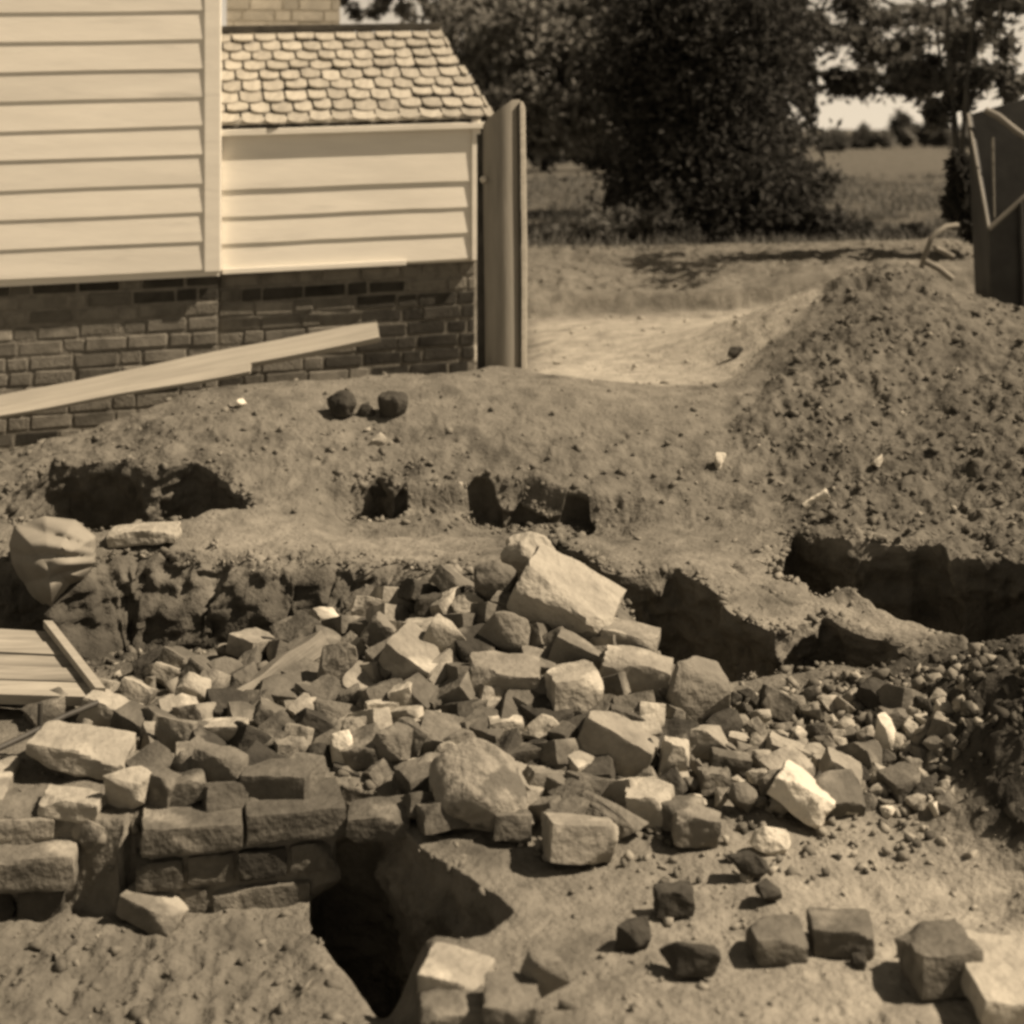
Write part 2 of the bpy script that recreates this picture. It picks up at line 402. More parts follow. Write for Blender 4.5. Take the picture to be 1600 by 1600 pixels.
def h1(x, y):
    return float(height(np.array([x]), np.array([y]), True)[0])

# ground sheet
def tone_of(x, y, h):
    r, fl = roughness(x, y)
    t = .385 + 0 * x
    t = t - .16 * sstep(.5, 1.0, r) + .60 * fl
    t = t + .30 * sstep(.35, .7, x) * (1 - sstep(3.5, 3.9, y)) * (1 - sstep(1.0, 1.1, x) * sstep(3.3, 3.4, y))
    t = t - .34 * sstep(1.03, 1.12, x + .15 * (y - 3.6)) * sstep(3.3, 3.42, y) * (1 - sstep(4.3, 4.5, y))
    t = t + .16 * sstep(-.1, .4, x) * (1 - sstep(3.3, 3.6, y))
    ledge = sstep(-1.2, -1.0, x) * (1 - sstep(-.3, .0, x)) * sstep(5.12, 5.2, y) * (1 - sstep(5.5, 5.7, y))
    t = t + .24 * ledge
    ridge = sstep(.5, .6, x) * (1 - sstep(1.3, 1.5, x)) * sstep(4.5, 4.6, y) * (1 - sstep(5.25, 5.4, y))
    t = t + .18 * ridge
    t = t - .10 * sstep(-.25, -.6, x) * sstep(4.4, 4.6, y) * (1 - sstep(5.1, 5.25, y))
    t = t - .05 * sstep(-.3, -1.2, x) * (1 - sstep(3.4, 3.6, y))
    pile_shade = 1 - sstep(.4, 1.0, ((x + .12) / .55) ** 2 + ((y - 4.3) / .45) ** 2)
    t = t - .22 * pile_shade  # darker soil colour stands in for shade in the gaps of the heap
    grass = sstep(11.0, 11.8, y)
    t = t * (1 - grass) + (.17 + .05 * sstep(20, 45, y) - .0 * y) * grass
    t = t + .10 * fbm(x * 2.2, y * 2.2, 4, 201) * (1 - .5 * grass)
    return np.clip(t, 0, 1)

def build_ground():
    ui = np.linspace(-.44, .44, 700)
    uo = np.geomspace(.445, 14, 46)
    u = np.concatenate([-uo[::-1], ui, uo])
    y = np.concatenate([np.linspace(-6, 2.2, 26)[:-1], np.exp(np.linspace(math.log(2.2), math.log(11.5), 760)), np.geomspace(11.7, 900, 130)])
    U, Yg = np.meshgrid(u, y)
    Xg = U * (np.maximum(Yg, 0) + 1.2)
    x = Xg.ravel(); yy = Yg.ravel()
    h = height(x, yy)
    t = tone_of(x, yy, h)
    inner = (np.abs(x) < 4) & (yy > 2) & (yy < 10)
    dxn = .016 * fbm(x * 12 + h * 19, yy * 12 - h * 23, 4, 301); dyn = .016 * fbm(x * 12 - h * 21 + 50, yy * 12 + h * 17, 4, 331)
    x = x + dxn * inner; yy = yy + dyn * inner
    nu, ny = len(u), len(y)
    idx = np.arange(nu * ny).reshape(ny, nu)
    f = np.stack([idx[:-1, :-1], idx[:-1, 1:], idx[1:, 1:], idx[1:, :-1]], -1).reshape(-1, 4)
    me = mesh_np('ground', np.stack([x, yy, h], -1), f, True)
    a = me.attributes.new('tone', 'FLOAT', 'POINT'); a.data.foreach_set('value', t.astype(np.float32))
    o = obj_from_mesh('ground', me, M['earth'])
    tag(o, kind='structure')
    return o
GROUND = build_ground()

def cut_faces():
    for ci, (poly, floor, w, er) in enumerate(CUTS):
        P = np.array(poly, float)
        area = 0.5 * np.sum(P[:, 0] * np.roll(P[:, 1], -1) - np.roll(P[:, 0], -1) * P[:, 1])
        if area < 0: P = P[::-1]
        Q = np.roll(P, -1, 0); L = np.sqrt(((Q - P) ** 2).sum(1)); tot = L.sum()
        step = .009
        n = int(tot / step); sarr = np.arange(n) * (tot / n)
        cum = np.concatenate([[0], np.cumsum(L)])
        k = np.clip(np.searchsorted(cum, sarr, 'right') - 1, 0, len(P) - 1)
        t = (sarr - cum[k]) / L[k]
        px = P[k, 0] + (Q[k, 0] - P[k, 0]) * t; py = P[k, 1] + (Q[k, 1] - P[k, 1]) * t
        # the ragged edge the ground sheet has been cut to
        bx, by = px.copy(), py.copy()
        for _ in range(6):
            ex = er * fbm(bx * 5, by * 5, 3, 101, .5) * 2.0; ey = er * fbm(bx * 5 + 31, by * 5 + 7, 3, 131, .5) * 2.0
            bx = px - ex; by = py - ey
        tx = np.roll(bx, -3) - np.roll(bx, 3); ty = np.roll(by, -3) - np.roll(by, 3)
        ln = np.sqrt(tx * tx + ty * ty) + 1e-9
        nx, ny_ = -ty / ln, tx / ln                      # inward
        for _ in range(4):
            nx = (np.roll(nx, 3) + nx + np.roll(nx, -3)) / 3; ny_ = (np.roll(ny_, 3) + ny_ + np.roll(ny_, -3)) / 3
        lip = LIP[ci]
        htop = height(bx, by, True, False)
        depth = np.maximum(htop - (floor - .05), .02)
        rows = int(max(.12, depth.max()) / .010)
        nfl = 15
        z01 = np.linspace(0, 1, rows)
        S_, T_ = np.meshgrid(sarr, z01)
        Z = htop[None] - depth[None] * T_
        live = sstep(.03, .12, depth)[None]
        amp = np.minimum(.045, depth * .16)[None]
        rel = amp * (fbm(S_ * 6, Z * 6 + 5 * ci, 3, 401) + .55 * fbm(S_ * 19, Z * 23, 3, 431) + .5 * (billow(S_ * 30, Z * 34, 2, 461) - .5))
        under = -(lip * .75) * sstep(.03, .30, T_) * live              # rim undercut, shaped to deepen the shade in the cut
        off = under + rel * sstep(.0, .12, T_) * live
        if FACE[ci]:
            off = FACE[ci] * T_ ** .8 * live + 1.5 * rel * sstep(0, .1, T_) * live
        off = np.maximum(off, -lip + .008)
        X = bx[None] + nx[None] * off; Y = by[None] + ny_[None] * off
        crumb = (.035 if ci else .006) * np.clip(fbm(sarr * 6 + 3 * ci, sarr * 0 + .5, 4, 551) + .25, 0, 1) * live[0]
        Z = Z - crumb[None] * (1 - T_)
        fo = np.linspace(-(lip + .07), -.006, nfl)[:, None]          # flange joining the ground surface
        FX = bx[None] + nx[None] * fo; FY = by[None] + ny_[None] * fo
        FZ = height(FX.ravel(), FY.ravel(), True, False).reshape(FX.shape) + .002 - .014 * sstep(-.045, -.07, fo + lip) - crumb[None] * sstep(-.06, -.006, fo)
        FZ[-1] -= .003
        X = np.vstack([FX, X]); Y = np.vstack([FY, Y]); Z = np.vstack([FZ, Z]); S_ = np.vstack([np.repeat(sarr[None], nfl, 0), S_]); rows += nfl
        idx = np.arange(rows * n).reshape(rows, n)
        nxt = np.roll(idx, -1, 1)
        f = np.stack([idx[:-1], nxt[:-1], nxt[1:], idx[1:]], -1)
        ok = (depth > .06)
        f = f[:, ok & np.roll(ok, -1)].reshape(-1, 4)
        if not len(f): continue
        me = mesh_np('cut_face', np.stack([X, Y, Z], -1).reshape(-1, 3), f, True)
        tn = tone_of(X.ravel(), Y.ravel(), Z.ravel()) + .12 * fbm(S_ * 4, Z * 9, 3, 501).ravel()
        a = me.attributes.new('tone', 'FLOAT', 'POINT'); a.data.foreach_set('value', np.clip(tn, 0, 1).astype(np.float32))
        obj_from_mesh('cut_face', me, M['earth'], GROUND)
cut_faces()

# ------------------------------------------------------------------ loose clods and gravel: one uncountable mass
def hull_variants(count, npt, rs):
    out = []
    while len(out) < count:
        bm = bmesh.new()
        for _ in range(npt):
            c = Vector(rs.normal(size=3)); m_ = max(abs(c.x), abs(c.y), abs(c.z)); bm.verts.new(c.normalized().lerp(c / m_, .5) * rs.uniform(.75, 1.1))
        bmesh.ops.convex_hull(bm, input=bm.verts)
        for q in [q for q in bm.verts if not q.link_faces]: bm.verts.remove(q)
        bmesh.ops.triangulate(bm, faces=bm.faces)
        bm.verts.index_update()
        out.append((np.array([q.co[:] for q in bm.verts]), np.array([[q.index for q in f.verts] for f in bm.faces]))); bm.free()
    return out

def scatter_clods():
    N = 52000
    u = nr.uniform(-.40, .40, N); ly = np.exp(nr.uniform(math.log(2.3), math.log(11.2), N))
    x = u * (ly + .3); y = ly
    r, fl = roughness(x, y)
    keep = nr.uniform(0, 1, N) < (.06 + .40 * r ** 1.8) * (.35 + 1.1 * vnoise(x * 3, y * 3, 77))
    x, y, r = x[keep], y[keep], r[keep]
    ex_, ey_, big = [], [], []
    for ci, (poly, floor, w, er) in enumerate(CUTS):        # lumps sticking out of the cut faces
        P = np.array(poly); Q = np.roll(P, -1, 0); L = np.sqrt(((Q - P) ** 2).sum(1))
        n = int(L.sum() * 420)
        k = nr.choice(len(P), n, p=L / L.sum()); t = nr.uniform(0, 1, n)
        q = P[k] * (1 - t)[:, None] + Q[k] * t[:, None] + nr.normal(0, 1, (n, 2)) * .045
        ex_.append(q[:, 0]); ey_.append(q[:, 1])
    xe = np.concatenate(ex_); ye = np.concatenate(ey_)
    x = np.concatenate([x, xe]); y = np.concatenate([y, ye]); r = np.concatenate([r, np.full(len(xe), .75)])
    n = len(x)
    h = height(x, y)
    ne = len(xe)
    hn = height(xe, ye, True, False)
    near_edge = np.zeros(ne, bool)
    for (poly, floor, w, er), lip in zip(CUTS, LIP):
        sd = sd_poly(xe + er * fbm(xe * 5, ye * 5, 3, 101, .5) * 2.0, ye + er * fbm(xe * 5 + 31, ye * 5 + 7, 3, 131, .5) * 2.0, poly)
        near_edge |= (sd > -.004) & (sd < lip + .05)
    h[-ne:] = np.where(near_edge, hn - .008, h[-ne:])
    s = np.exp(nr.normal(math.log(.0058), .72, n)) * (.6 + .6 * r) * np.clip(y / 5, .8, 1.6)
    s = np.clip(s, .0025, .022)
    sc = nr.uniform(.5, 1.4, (n, 3)) * s[:, None]; sc[:, 2] *= .8
    ang = nr.uniform(0, 6.28, n); ca, sa = np.cos(ang), np.sin(ang)
    VAR = hull_variants(14, 9, nr)
    which = nr.randint(0, len(VAR), n)
    vv, ff, owner, base = [], [], [], 0
    for vi, (bv, bf) in enumerate(VAR):
        k = np.where(which == vi)[0]
        V = bv[None] * sc[k][:, None, :]
        X = V[..., 0] * ca[k][:, None] - V[..., 1] * sa[k][:, None] + x[k][:, None]
        Y = V[..., 0] * sa[k][:, None] + V[..., 1] * ca[k][:, None] + y[k][:, None]
        Z = V[..., 2] + (h + s * .15)[k][:, None]
        vv.append(np.stack([X, Y, Z], -1).reshape(-1, 3))
        ff.append((bf[None] + (np.arange(len(k)) * len(bv))[:, None, None]).reshape(-1, 3) + base)
        owner.append(np.repeat(k, len(bv))); base += len(k) * len(bv)
    vv = np.concatenate(vv); ff = np.concatenate(ff); owner = np.concatenate(owner)
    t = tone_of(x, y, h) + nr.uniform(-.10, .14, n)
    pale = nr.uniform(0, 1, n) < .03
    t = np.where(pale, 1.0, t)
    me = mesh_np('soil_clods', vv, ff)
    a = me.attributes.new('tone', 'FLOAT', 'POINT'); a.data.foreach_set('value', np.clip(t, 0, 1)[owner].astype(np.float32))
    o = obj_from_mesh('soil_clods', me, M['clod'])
    tag(o, 'loose clods and gravel strewn over the dug soil', 'gravel', kind='stuff')
scatter_clods()

# ------------------------------------------------------------------ blocks: bricks and stones
def grid_cube(n):
    vs = {}; fs = []
    def vid(p):
        k = tuple(round(c, 5) for c in p)
        if k not in vs: vs[k] = len(vs)
        return vs[k]
    for ax in range(3):
        for sg in (-1, 1):
            for i in range(n):
                for j in range(n):
                    q = []
                    for di, dj in ((0, 0), (1, 0), (1, 1), (0, 1)):
                        a = -1 + 2 * (i + di) / n; b = -1 + 2 * (j + dj) / n
                        p = [0, 0, 0]; p[ax] = sg; p[(ax + 1) % 3] = a; p[(ax + 2) % 3] = b
                        q.append(vid(p))
                    fs.append(q if sg > 0 else q[::-1])
    return [Vector(k) for k in vs], fs
GC6 = grid_cube(9)

def brick_mesh(name, dims, seed, chips=3, rough=.003, mat=None, taper=0.0):
    rr = random.Random(seed)
    w, d, h = dims
    planes = []
    for _ in range(chips):
        c = Vector((rr.choice((-1, 1)) * rr.uniform(.4, 1), rr.choice((-1, 1)) * rr.uniform(.4, 1), rr.choice((-1, 1, 1)) * rr.uniform(.3, 1))).normalized()
        planes.append((c, rr.uniform(.68, .92)))
    off = Vector((rr.uniform(0, 99), rr.uniform(0, 99), rr.uniform(0, 99)))
    skew = [rr.uniform(-.05, .05) * (1 + taper) for _ in range(4)]
    out = []
    for v in GC6[0]:
        p = v.copy()
        # slightly worn arrises
        L = max(abs(p.x), abs(p.y), abs(p.z))
        rn = (abs(p.x) ** 26 + abs(p.y) ** 26 + abs(p.z) ** 26) ** (1 / 26)
        p = p / rn * L
        for c, dd in planes:
            s = p.dot(c) - dd * (abs(c.x) + abs(c.y) + abs(c.z)) * .94
            if s > 0: p -= c * s
        q = Vector((p.x * w * .5 * (1 + skew[0] * p.y * .5), p.y * d * .5 * (1 + skew[1] * p.x), p.z * h * .5 * (1 + skew[2] * p.x * .8)))
        nz = mnoise.noise_vector(q * 24 + off) * rough * 1.3 + mnoise.noise_vector(q * 62 + off) * rough * .9
        out.append(q + nz)
    return mesh_py(name, out, GC6[1], True, 30)

def stone_mesh(name, dims, seed, facets=9, rough=.05, round_=.0):
    rr = random.Random(seed)
    w, d, h = dims
    off = Vector((rr.uniform(0, 99), rr.uniform(0, 99), rr.uniform(0, 99)))
    bm = bmesh.new()
    if round_:
        bmesh.ops.create_icosphere(bm, subdivisions=4, radius=1.0)
        pl = [(Vector((rr.gauss(0, 1), rr.gauss(0, 1), rr.gauss(0, 1))).normalized(), rr.uniform(.66, .9)) for _ in range(8)]
        for v in bm.verts:
            p = v.co * (1 + .24 * mnoise.noise(v.co * 1.3 + off))
            for c, dd in pl:
                q = p.dot(c) - dd
                if q > 0: p = p - c * q * .8
            p = p + (mnoise.noise_vector(p * 3.2 + off) * .05 + mnoise.noise_vector(p * 8 + off) * .025 + mnoise.noise_vector(p * 17 + off) * .012)
            v.co = Vector((p.x * w, p.y * d, p.z * h)) * .53
        me = bpy.data.meshes.new(name); bm.to_mesh(me); bm.free()
        for p in me.polygons: p.use_smooth = True
        return me
    npt = 46 if round_ else 7 + int(facets * .9)
    for _ in range(npt):
        c = Vector((rr.gauss(0, 1), rr.gauss(0, 1), rr.gauss(0, 1))).normalized()
        if not round_:
            m_ = max(abs(c.x), abs(c.y), abs(c.z)); c = c.lerp(c / m_, rr.uniform(.2, .75)) * rr.uniform(.82, 1.0)
        bm.verts.new(c)
    bmesh.ops.convex_hull(bm, input=bm.verts)
    for v in [v for v in bm.verts if not v.link_faces]: bm.verts.remove(v)
    lo = [min(v.co[i] for v in bm.verts) for i in range(3)]; hi = [max(v.co[i] for v in bm.verts) for i in range(3)]
    for v in bm.verts:
        v.co = Vector([((v.co[i] - lo[i]) / (hi[i] - lo[i]) - .5) * dims[i] for i in range(3)])
    size = (w + d + h) / 3
    bmesh.ops.bevel(bm, geom=list(bm.edges), offset=size * (.035 if not round_ else .02), segments=1, affect='EDGES', clamp_overlap=True)
    bmesh.ops.triangulate(bm, faces=bm.faces)
    bmesh.ops.subdivide_edges(bm, edges=bm.edges, cuts=1, use_grid_fill=True)
    for v in bm.verts:
        q = v.co / size
        v.co = v.co + (mnoise.noise_vector(q * 3.0 + off) * .045 + mnoise.noise_vector(q * 8.0 + off) * .022) * size * (1 if not round_ else .9)
    bmesh.ops.recalc_face_normals(bm, faces=bm.faces)
    me = bpy.data.meshes.new(name); bm.to_mesh(me); bm.free()
    for p in me.polygons: p.use_smooth = True
    me.set_sharp_from_angle(angle=R(28 if not round_ else 45))
    return me

seed_ctr = [100]
def place(kind, px, py, wp, hp, tone, label, yaw=0, pitch=0, roll=0, cat=None, name=None, group=None, depth=None, dY=0.0, sink=.0, thick=None, Y=None, facets=None):
    """set a block where the photograph shows it: its foot on the ground surface"""
    seed_ctr[0] += 1
    foot = ground_at(px, py + hp * .42)
    Yc = (Y if Y is not None else foot.y) + dY
    c = W(px, py, Yc)
    w = wp / FPX * Yc * .98
    H = hp / FPX * Yc
    rr = random.Random(seed_ctr[0] * 13)
    dd = depth if depth else max(w * .55, .05)
    if kind in ('brick', 'block'):
        hh = thick or max(.75 * H, .03)
        me = brick_mesh(name or 'brick', (w, dd, hh), seed_ctr[0], chips=2 if kind == 'brick' else 3, rough=.0026 if kind == 'brick' else .0045)
    elif kind == 'round':
        hh = thick or H; me = stone_mesh('stone', (w, depth or w * .8, hh), seed_ctr[0], 7, .08, 1)
    else:
        hh = thick or H; me = stone_mesh('stone', (w, dd, hh), seed_ctr[0], facets or 9, .07)
    nm = name or {'brick': 'brick', 'block': 'stone_block', 'round': 'boulder', 'stone': 'stone'}[kind]
    ct = cat or {'brick': 'brick', 'block': 'stone block', 'round': 'boulder', 'stone': 'stone'}[kind]
    c.z -= sink
    o = obj_from_mesh(nm, me, M[tone], loc=c + Vector((0, dd * .25, 0)), rot=(R(pitch), R(roll), R(yaw)))
    tag(o, label, ct, group)
    return o

def box_verts(x0, x1, y0, y1, z0, z1):
    return [(x0, y0, z0), (x1, y0, z0), (x1, y1, z0), (x0, y1, z0), (x0, y0, z1), (x1, y0, z1), (x1, y1, z1), (x0, y1, z1)]
BOXF = [(0, 3, 2, 1), (4, 5, 6, 7), (0, 1, 5, 4), (1, 2, 6, 5), (2, 3, 7, 6), (3, 0, 4, 7)]

# ------------------------------------------------------------------ the house with its bulkhead
PHI = R(13.0); SHEAR = .030
HO = Vector((-1.517, 8.0, 0))
EX = Vector((math.cos(PHI), math.sin(PHI), 0)); DV = Vector((-math.sin(PHI), math.cos(PHI), 0))
def HW(a, b, z):
    return HO + EX * a + DV * b + Vector((0, 0, z + SHEAR * a))     # the old sills run slightly uphill
house = empty('house', HO)
tag(house, 'white clapboard house on a brick foundation with a low shingled cellar bulkhead', 'house')
def hpart(name, verts, faces, mat, parent=None, smooth=False, sharp=None, bevel=0.0):
    par = parent or house
    me = mesh_py(name, [HW(*v) - HO for v in verts], faces, smooth, sharp)
    if bevel:
        bm = bmesh.new(); bm.from_mesh(me)
        bmesh.ops.bevel(bm, geom=list(bm.edges), offset=bevel, segments=1, affect='EDGES'); bm.to_mesh(me); bm.free()
    o = obj_from_mesh(name, me, M[mat] if isinstance(mat, str) else mat, parent=par)
    return o
def hbox(name, a0, a1, b0, b1, z0, z1, mat, parent=None, bevel=0.0):
    return hpart(name, box_verts(a0, a1, b0, b1, z0, z1), BOXF, mat, parent, bevel=bevel)

def clapboard(a0, a1, b, z0, z1, mat, butt=.024, seed=0):
    rr = random.Random(seed)
    wav = [rr.uniform(-.0025, .0025) for _ in range(9)]
    n = 8; vs = []; fs = []
    for i in range(n + 1):
        a = a0 + (a1 - a0) * i / n; wv = wav[i]
        vs += [(a, b - butt, z0 + wv), (a, b - .013, z1), (a, b + .004, z1), (a, b + .004, z0 + wv)]
    for i in range(n):
        q = i * 4
        for j in range(4): fs.append((q + j, q + (j + 1) % 4, q + 4 + (j + 1) % 4, q + 4 + j))
    fs += [(0, 3, 2, 1), (n * 4, n * 4 + 1, n * 4 + 2, n * 4 + 3)]
    return hpart('clapboard', vs, fs, mat)
# main house walls behind the boards
hbox('wall', -4.6, -.004, .008, 4.0, .88, 3.55, 'white2')
z = .918
for i in range(18):
    clapboard(-4.55, -.082, .004, z, z + .156, 'white' if i % 3 else 'white2', .0205, i)
    z += .1495
hbox('corner_board', -.085, 0, -.0205, .006, .905, 3.55, 'white', bevel=.003)
hbox('corner_board', -.030, .004, .0065, .085, .905, 3.55, 'white2', bevel=.003)
# main roof, above the picture
hpart('main_roof', [(-4.9, -.3, 3.5), (.25, -.3, 3.5), (.25, 2, 5.2), (-4.9, 2, 5.2), (-4.9, 4.3, 3.5), (.25, 4.3, 3.5),
                    (-4.9, -.3, 3.44), (.25, -.3, 3.44), (.25, 4.3, 3.44), (-4.9, 4.3, 3.44)],
      [(0, 1, 2, 3), (3, 2, 5, 4), (6, 9, 8, 7), (0, 6, 7, 1), (1, 7, 8, 5, 2), (5, 8, 9, 4), (4, 9, 6, 0, 3)], 'shingle')
# bulkhead walls
SB = .070
hbox('wall', .006, 1.385, SB + .008, 1.25, .885, 1.70, 'white2')
zs = [.902, 1.042, 1.183, 1.325, 1.64]
for i in range(4):
    clapboard(.008, 1.345, SB + .004, zs[i], zs[i + 1] + .006, 'white', .022 if i < 3 else .024, 40 + i)
hbox('corner_board', 1.343, 1.392, SB - .026, SB + .008, .89, 1.66, 'white', bevel=.003)
hbox('sill_board', .01, .98, SB - .038, SB - .026, .884, .912, 'white', bevel=.002)
# foundation core and bricks
found = hbox('foundation', -4.5, -.012, .058, .30, -.35, .909, 'mortar')
found2 = hbox('foundation', -.008, 1.372, .118, .36, -.35, .888, 'mortar')
def brick_course(par, a0, a1, b, z, hgt, first, seed, dark=None, pale=None):
    rr = random.Random(seed)
    a = a0 - first; i = 0
    while a < a1:
        L = .205 if (i + seed) % 3 else .098
        L *= rr.uniform(.95, 1.05)
        s, e = max(a, a0), min(a + L, a1)
        if e - s > .03:
            j = rr.uniform(-.003, .005)
            g = rr.uniform(-.003, .003)
            mt = 'fbrick'
            cx = (s + e) / 2
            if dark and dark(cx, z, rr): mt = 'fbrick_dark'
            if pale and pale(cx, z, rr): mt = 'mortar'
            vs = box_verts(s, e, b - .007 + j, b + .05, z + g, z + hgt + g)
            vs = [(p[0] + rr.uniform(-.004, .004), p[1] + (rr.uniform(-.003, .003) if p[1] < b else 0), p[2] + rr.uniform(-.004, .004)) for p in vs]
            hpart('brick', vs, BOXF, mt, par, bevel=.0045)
        a += L + rr.uniform(.011, .017); i += 1
for k in range(13):
    zz = .905 - .0765 * (k + 1)
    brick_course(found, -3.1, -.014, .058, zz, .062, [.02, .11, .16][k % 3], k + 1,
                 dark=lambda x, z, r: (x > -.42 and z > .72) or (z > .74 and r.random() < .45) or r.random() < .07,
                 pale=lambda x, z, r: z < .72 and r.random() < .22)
for k in range(13):
    zz = .884 - .0765 * (k + 1)
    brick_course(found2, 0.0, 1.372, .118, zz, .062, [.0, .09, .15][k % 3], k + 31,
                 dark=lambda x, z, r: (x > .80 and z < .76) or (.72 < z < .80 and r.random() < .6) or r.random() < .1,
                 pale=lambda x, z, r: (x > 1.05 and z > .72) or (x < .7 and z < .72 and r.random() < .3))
# bulkhead roof
E0 = Vector((-.02, .060, 1.652)); E1 = Vector((1.45, .060, 1.652))
T0 = Vector((-.02, 1.02, 2.19)); T1 = Vector((1.32, 1.02, 2.19))
roof = hpart('roof', [E0[:], E1[:], T1[:], T0[:], (E0.x, E0.y, E0.z - .03), (E1.x, E1.y, E1.z - .03), (1.46, 1.6, 1.6), (-.02, 1.6, 1.6), (1.33, 1.25, 2.0), (-.02, 1.25, 2.0)],
             [(0, 1, 2, 3), (0, 4, 5, 1), (2, 8, 9, 3), (8, 6, 7, 9), (1, 5, 6, 8, 2), (4, 7, 6, 5), (0, 3, 9, 7, 4)], 'darkwood')
sl = (T0 - E0); SLEN = sl.length; sdir = sl.normalized(); nrm = Vector((0, -sdir.z, sdir.y))
rows = 9; expo = SLEN / rows
for rI in range(rows):
    s0 = rI * expo - .022
    frac = max(0, min(1, (s0 + .07) / SLEN))
    amax = 1.48 * (1 - frac) + 1.345 * frac
    a = -.02 - (.058 if rI % 2 else 0.0)
    rr = random.Random(900 + rI)
    while a < amax - .02:
        wd = rr.uniform(.098, .128)
        if a + wd > amax: wd = amax - a
        ln = expo * 1.25
        jit = rr.gauss(0, .008); lift = rr.uniform(.014, .030); tw = rr.gauss(0, .008)
        prof = []
        nseg = 6
        rad = .036
        for i in range(nseg + 1):
            t = i / nseg
            xx = .004 + (wd - .008) * t
            e = abs(2 * t - 1)
            yy = rad * (e ** 2.6)
            prof.append((xx, yy))
        prof += [(wd - .004, ln), (.004, ln)]
        vs = []
        for top in (1, 0):
            for (xx, yy) in prof:
                s = s0 + jit + yy + tw * (xx / wd)
                off = (lift * (1 - yy / ln) + .003) + (.013 if top else 0)
                p = E0 + sdir * s + nrm * off
                vs.append((max(-.02, a + xx), p.y, p.z))
        n = len(prof)
        fs = [tuple(range(n)), tuple(range(2 * n - 1, n - 1, -1))] + [(i, n + i, n + (i + 1) % n, (i + 1) % n) for i in range(n)]
        if a + wd > 0.03:
            hpart('shingle', vs, fs, 'shingle', roof)
        a += wd + .004
hbox('ridge_board', -.02, 1.345, .985, 1.05, 2.205, 2.245, 'darkwood', bevel=.004)
hbox('eave_shadow_board', -.01, 1.442, .020, .066, 1.606, 1.640, 'white2', bevel=.003)  # board added to give the eave a straight shadow on the wall

# ------------------------------------------------------------------ brick chimney behind the bulkhead roof
def build_chimney():
    o = empty('brick_chimney', (-1.52, 10.2, .5), (0, 0, PHI * .7))
    tag(o, 'pale brick chimney stack rising behind the shingled bulkhead roof', 'chimney')
    wd, dp = .74, .6
    obj_from_mesh('mortar_core', mesh_py('mortar_core', box_verts(-wd / 2, wd / 2, 0, dp, 0, 3.6), BOXF), M['mortar_pale'], o)
    rr = random.Random(5)
    def one(vs):
        me = mesh_py('brick', vs, BOXF)
        obj_from_mesh('brick', me, M['cbrick'], o)
    for k in range(30):
        z0 = 1.35 + k * .0735
        a = -wd / 2 - (.0 if k % 2 else .055)
        while a < wd / 2:
            L = rr.choice((.2, .2, .095)); s, e = max(a, -wd / 2), min(a + L, wd / 2 + .006)
            if e - s > .03:
                j = rr.uniform(.003, .009)
                one(box_verts(s, e, -j, .04, z0, z0 + .06))
            a += L + .014
        b = .05 if k % 2 else .11
        while b < dp:
            L = .2; e = min(b + L, dp)
            if e - b > .03: one(box_verts(wd / 2 - .04, wd / 2 + rr.uniform(.003, .008), b, e, z0, z0 + .06))
            b += L + .014
build_chimney()

# ------------------------------------------------------------------ round-backed gate post beside the bulkhead
def build_post():
    base = Vector((-.036, 7.62, .35))
    o = empty('wooden_post', base)
    tag(o, 'thick weathered wooden post with a slanted top standing beside the bulkhead', 'post')
    prof = []
    w, d = .205, .17
    for i in range(11):                        # bowed front, from left to right
        t = i / 10
        prof.append((-w / 2 + (w - .022) * t, -d * .55 * math.sin(math.pi * (.06 + .80 * t)) ** .7))
    prof += [(w / 2 - .022, .06), (-w / 2, .06)]
    vs = []; n = len(prof)
    zt = lambda x: 1.315 + .125 * min(1, (x + w / 2) / (w * .72)) ** .8
    for lv in range(9):
        f = lv / 8
        for (x, y) in prof:
            vs.append((x + .006 * math.sin(f * 5), y, -.5 + (zt(x) + .5) * f))
    fs = [tuple(range(n - 1, -1, -1)), tuple(8 * n + i for i in range(n))]
    for lv in range(8):
        for i in range(n): fs.append((lv * n + i, lv * n + (i + 1) % n, lv * n + n + (i + 1) % n, lv * n + n + i))
    obj_from_mesh('shaft', mesh_py('shaft', vs, fs, True, 50), M['postwood'], o)
    x0 = w / 2 - .021
    vs = []
    pr = [(x0, -.085), (x0 + .020, -.075), (x0 + .026, .0), (x0 + .02, .06), (x0, .06)]
    for f, zz in ((0, -.5), (.5, .7), (.92, 1.40), (1.0, 1.43)):
        for (x, y) in pr: vs.append((x - (.012 if f == 1.0 else 0) * (x > x0 + .005) + .006 * math.sin(f * 5), y, zz))
    fs = [tuple(range(4, -1, -1)), tuple(15 + i for i in range(5))]
    for lv in range(3):
        for i in range(5): fs.append((lv * 5 + i, lv * 5 + (i + 1) % 5, lv * 5 + 5 + (i + 1) % 5, lv * 5 + 5 + i))
    obj_from_mesh('lit_edge_strip', mesh_py('lit_edge_strip', vs, fs, True, 40), M['plank'], o)  # paler wood paints in the sunlit right edge of the post
    me = stone_mesh('knob', (.034, .04, .034), 3, 0, .02, 1)
    obj_from_mesh('knob', me, M['stone_white'], o, loc=(-.106, -.055, 1.045))
    # dark strip standing in for the shade on the post's left side
    me = mesh_py('shade_strip', box_verts(-w / 2 - .035, -w / 2 + .012, -.02, .05, -.5, 1.27), BOXF)
    obj_from_mesh('shade_strip', me, M['darkwood'], o)
build_post()

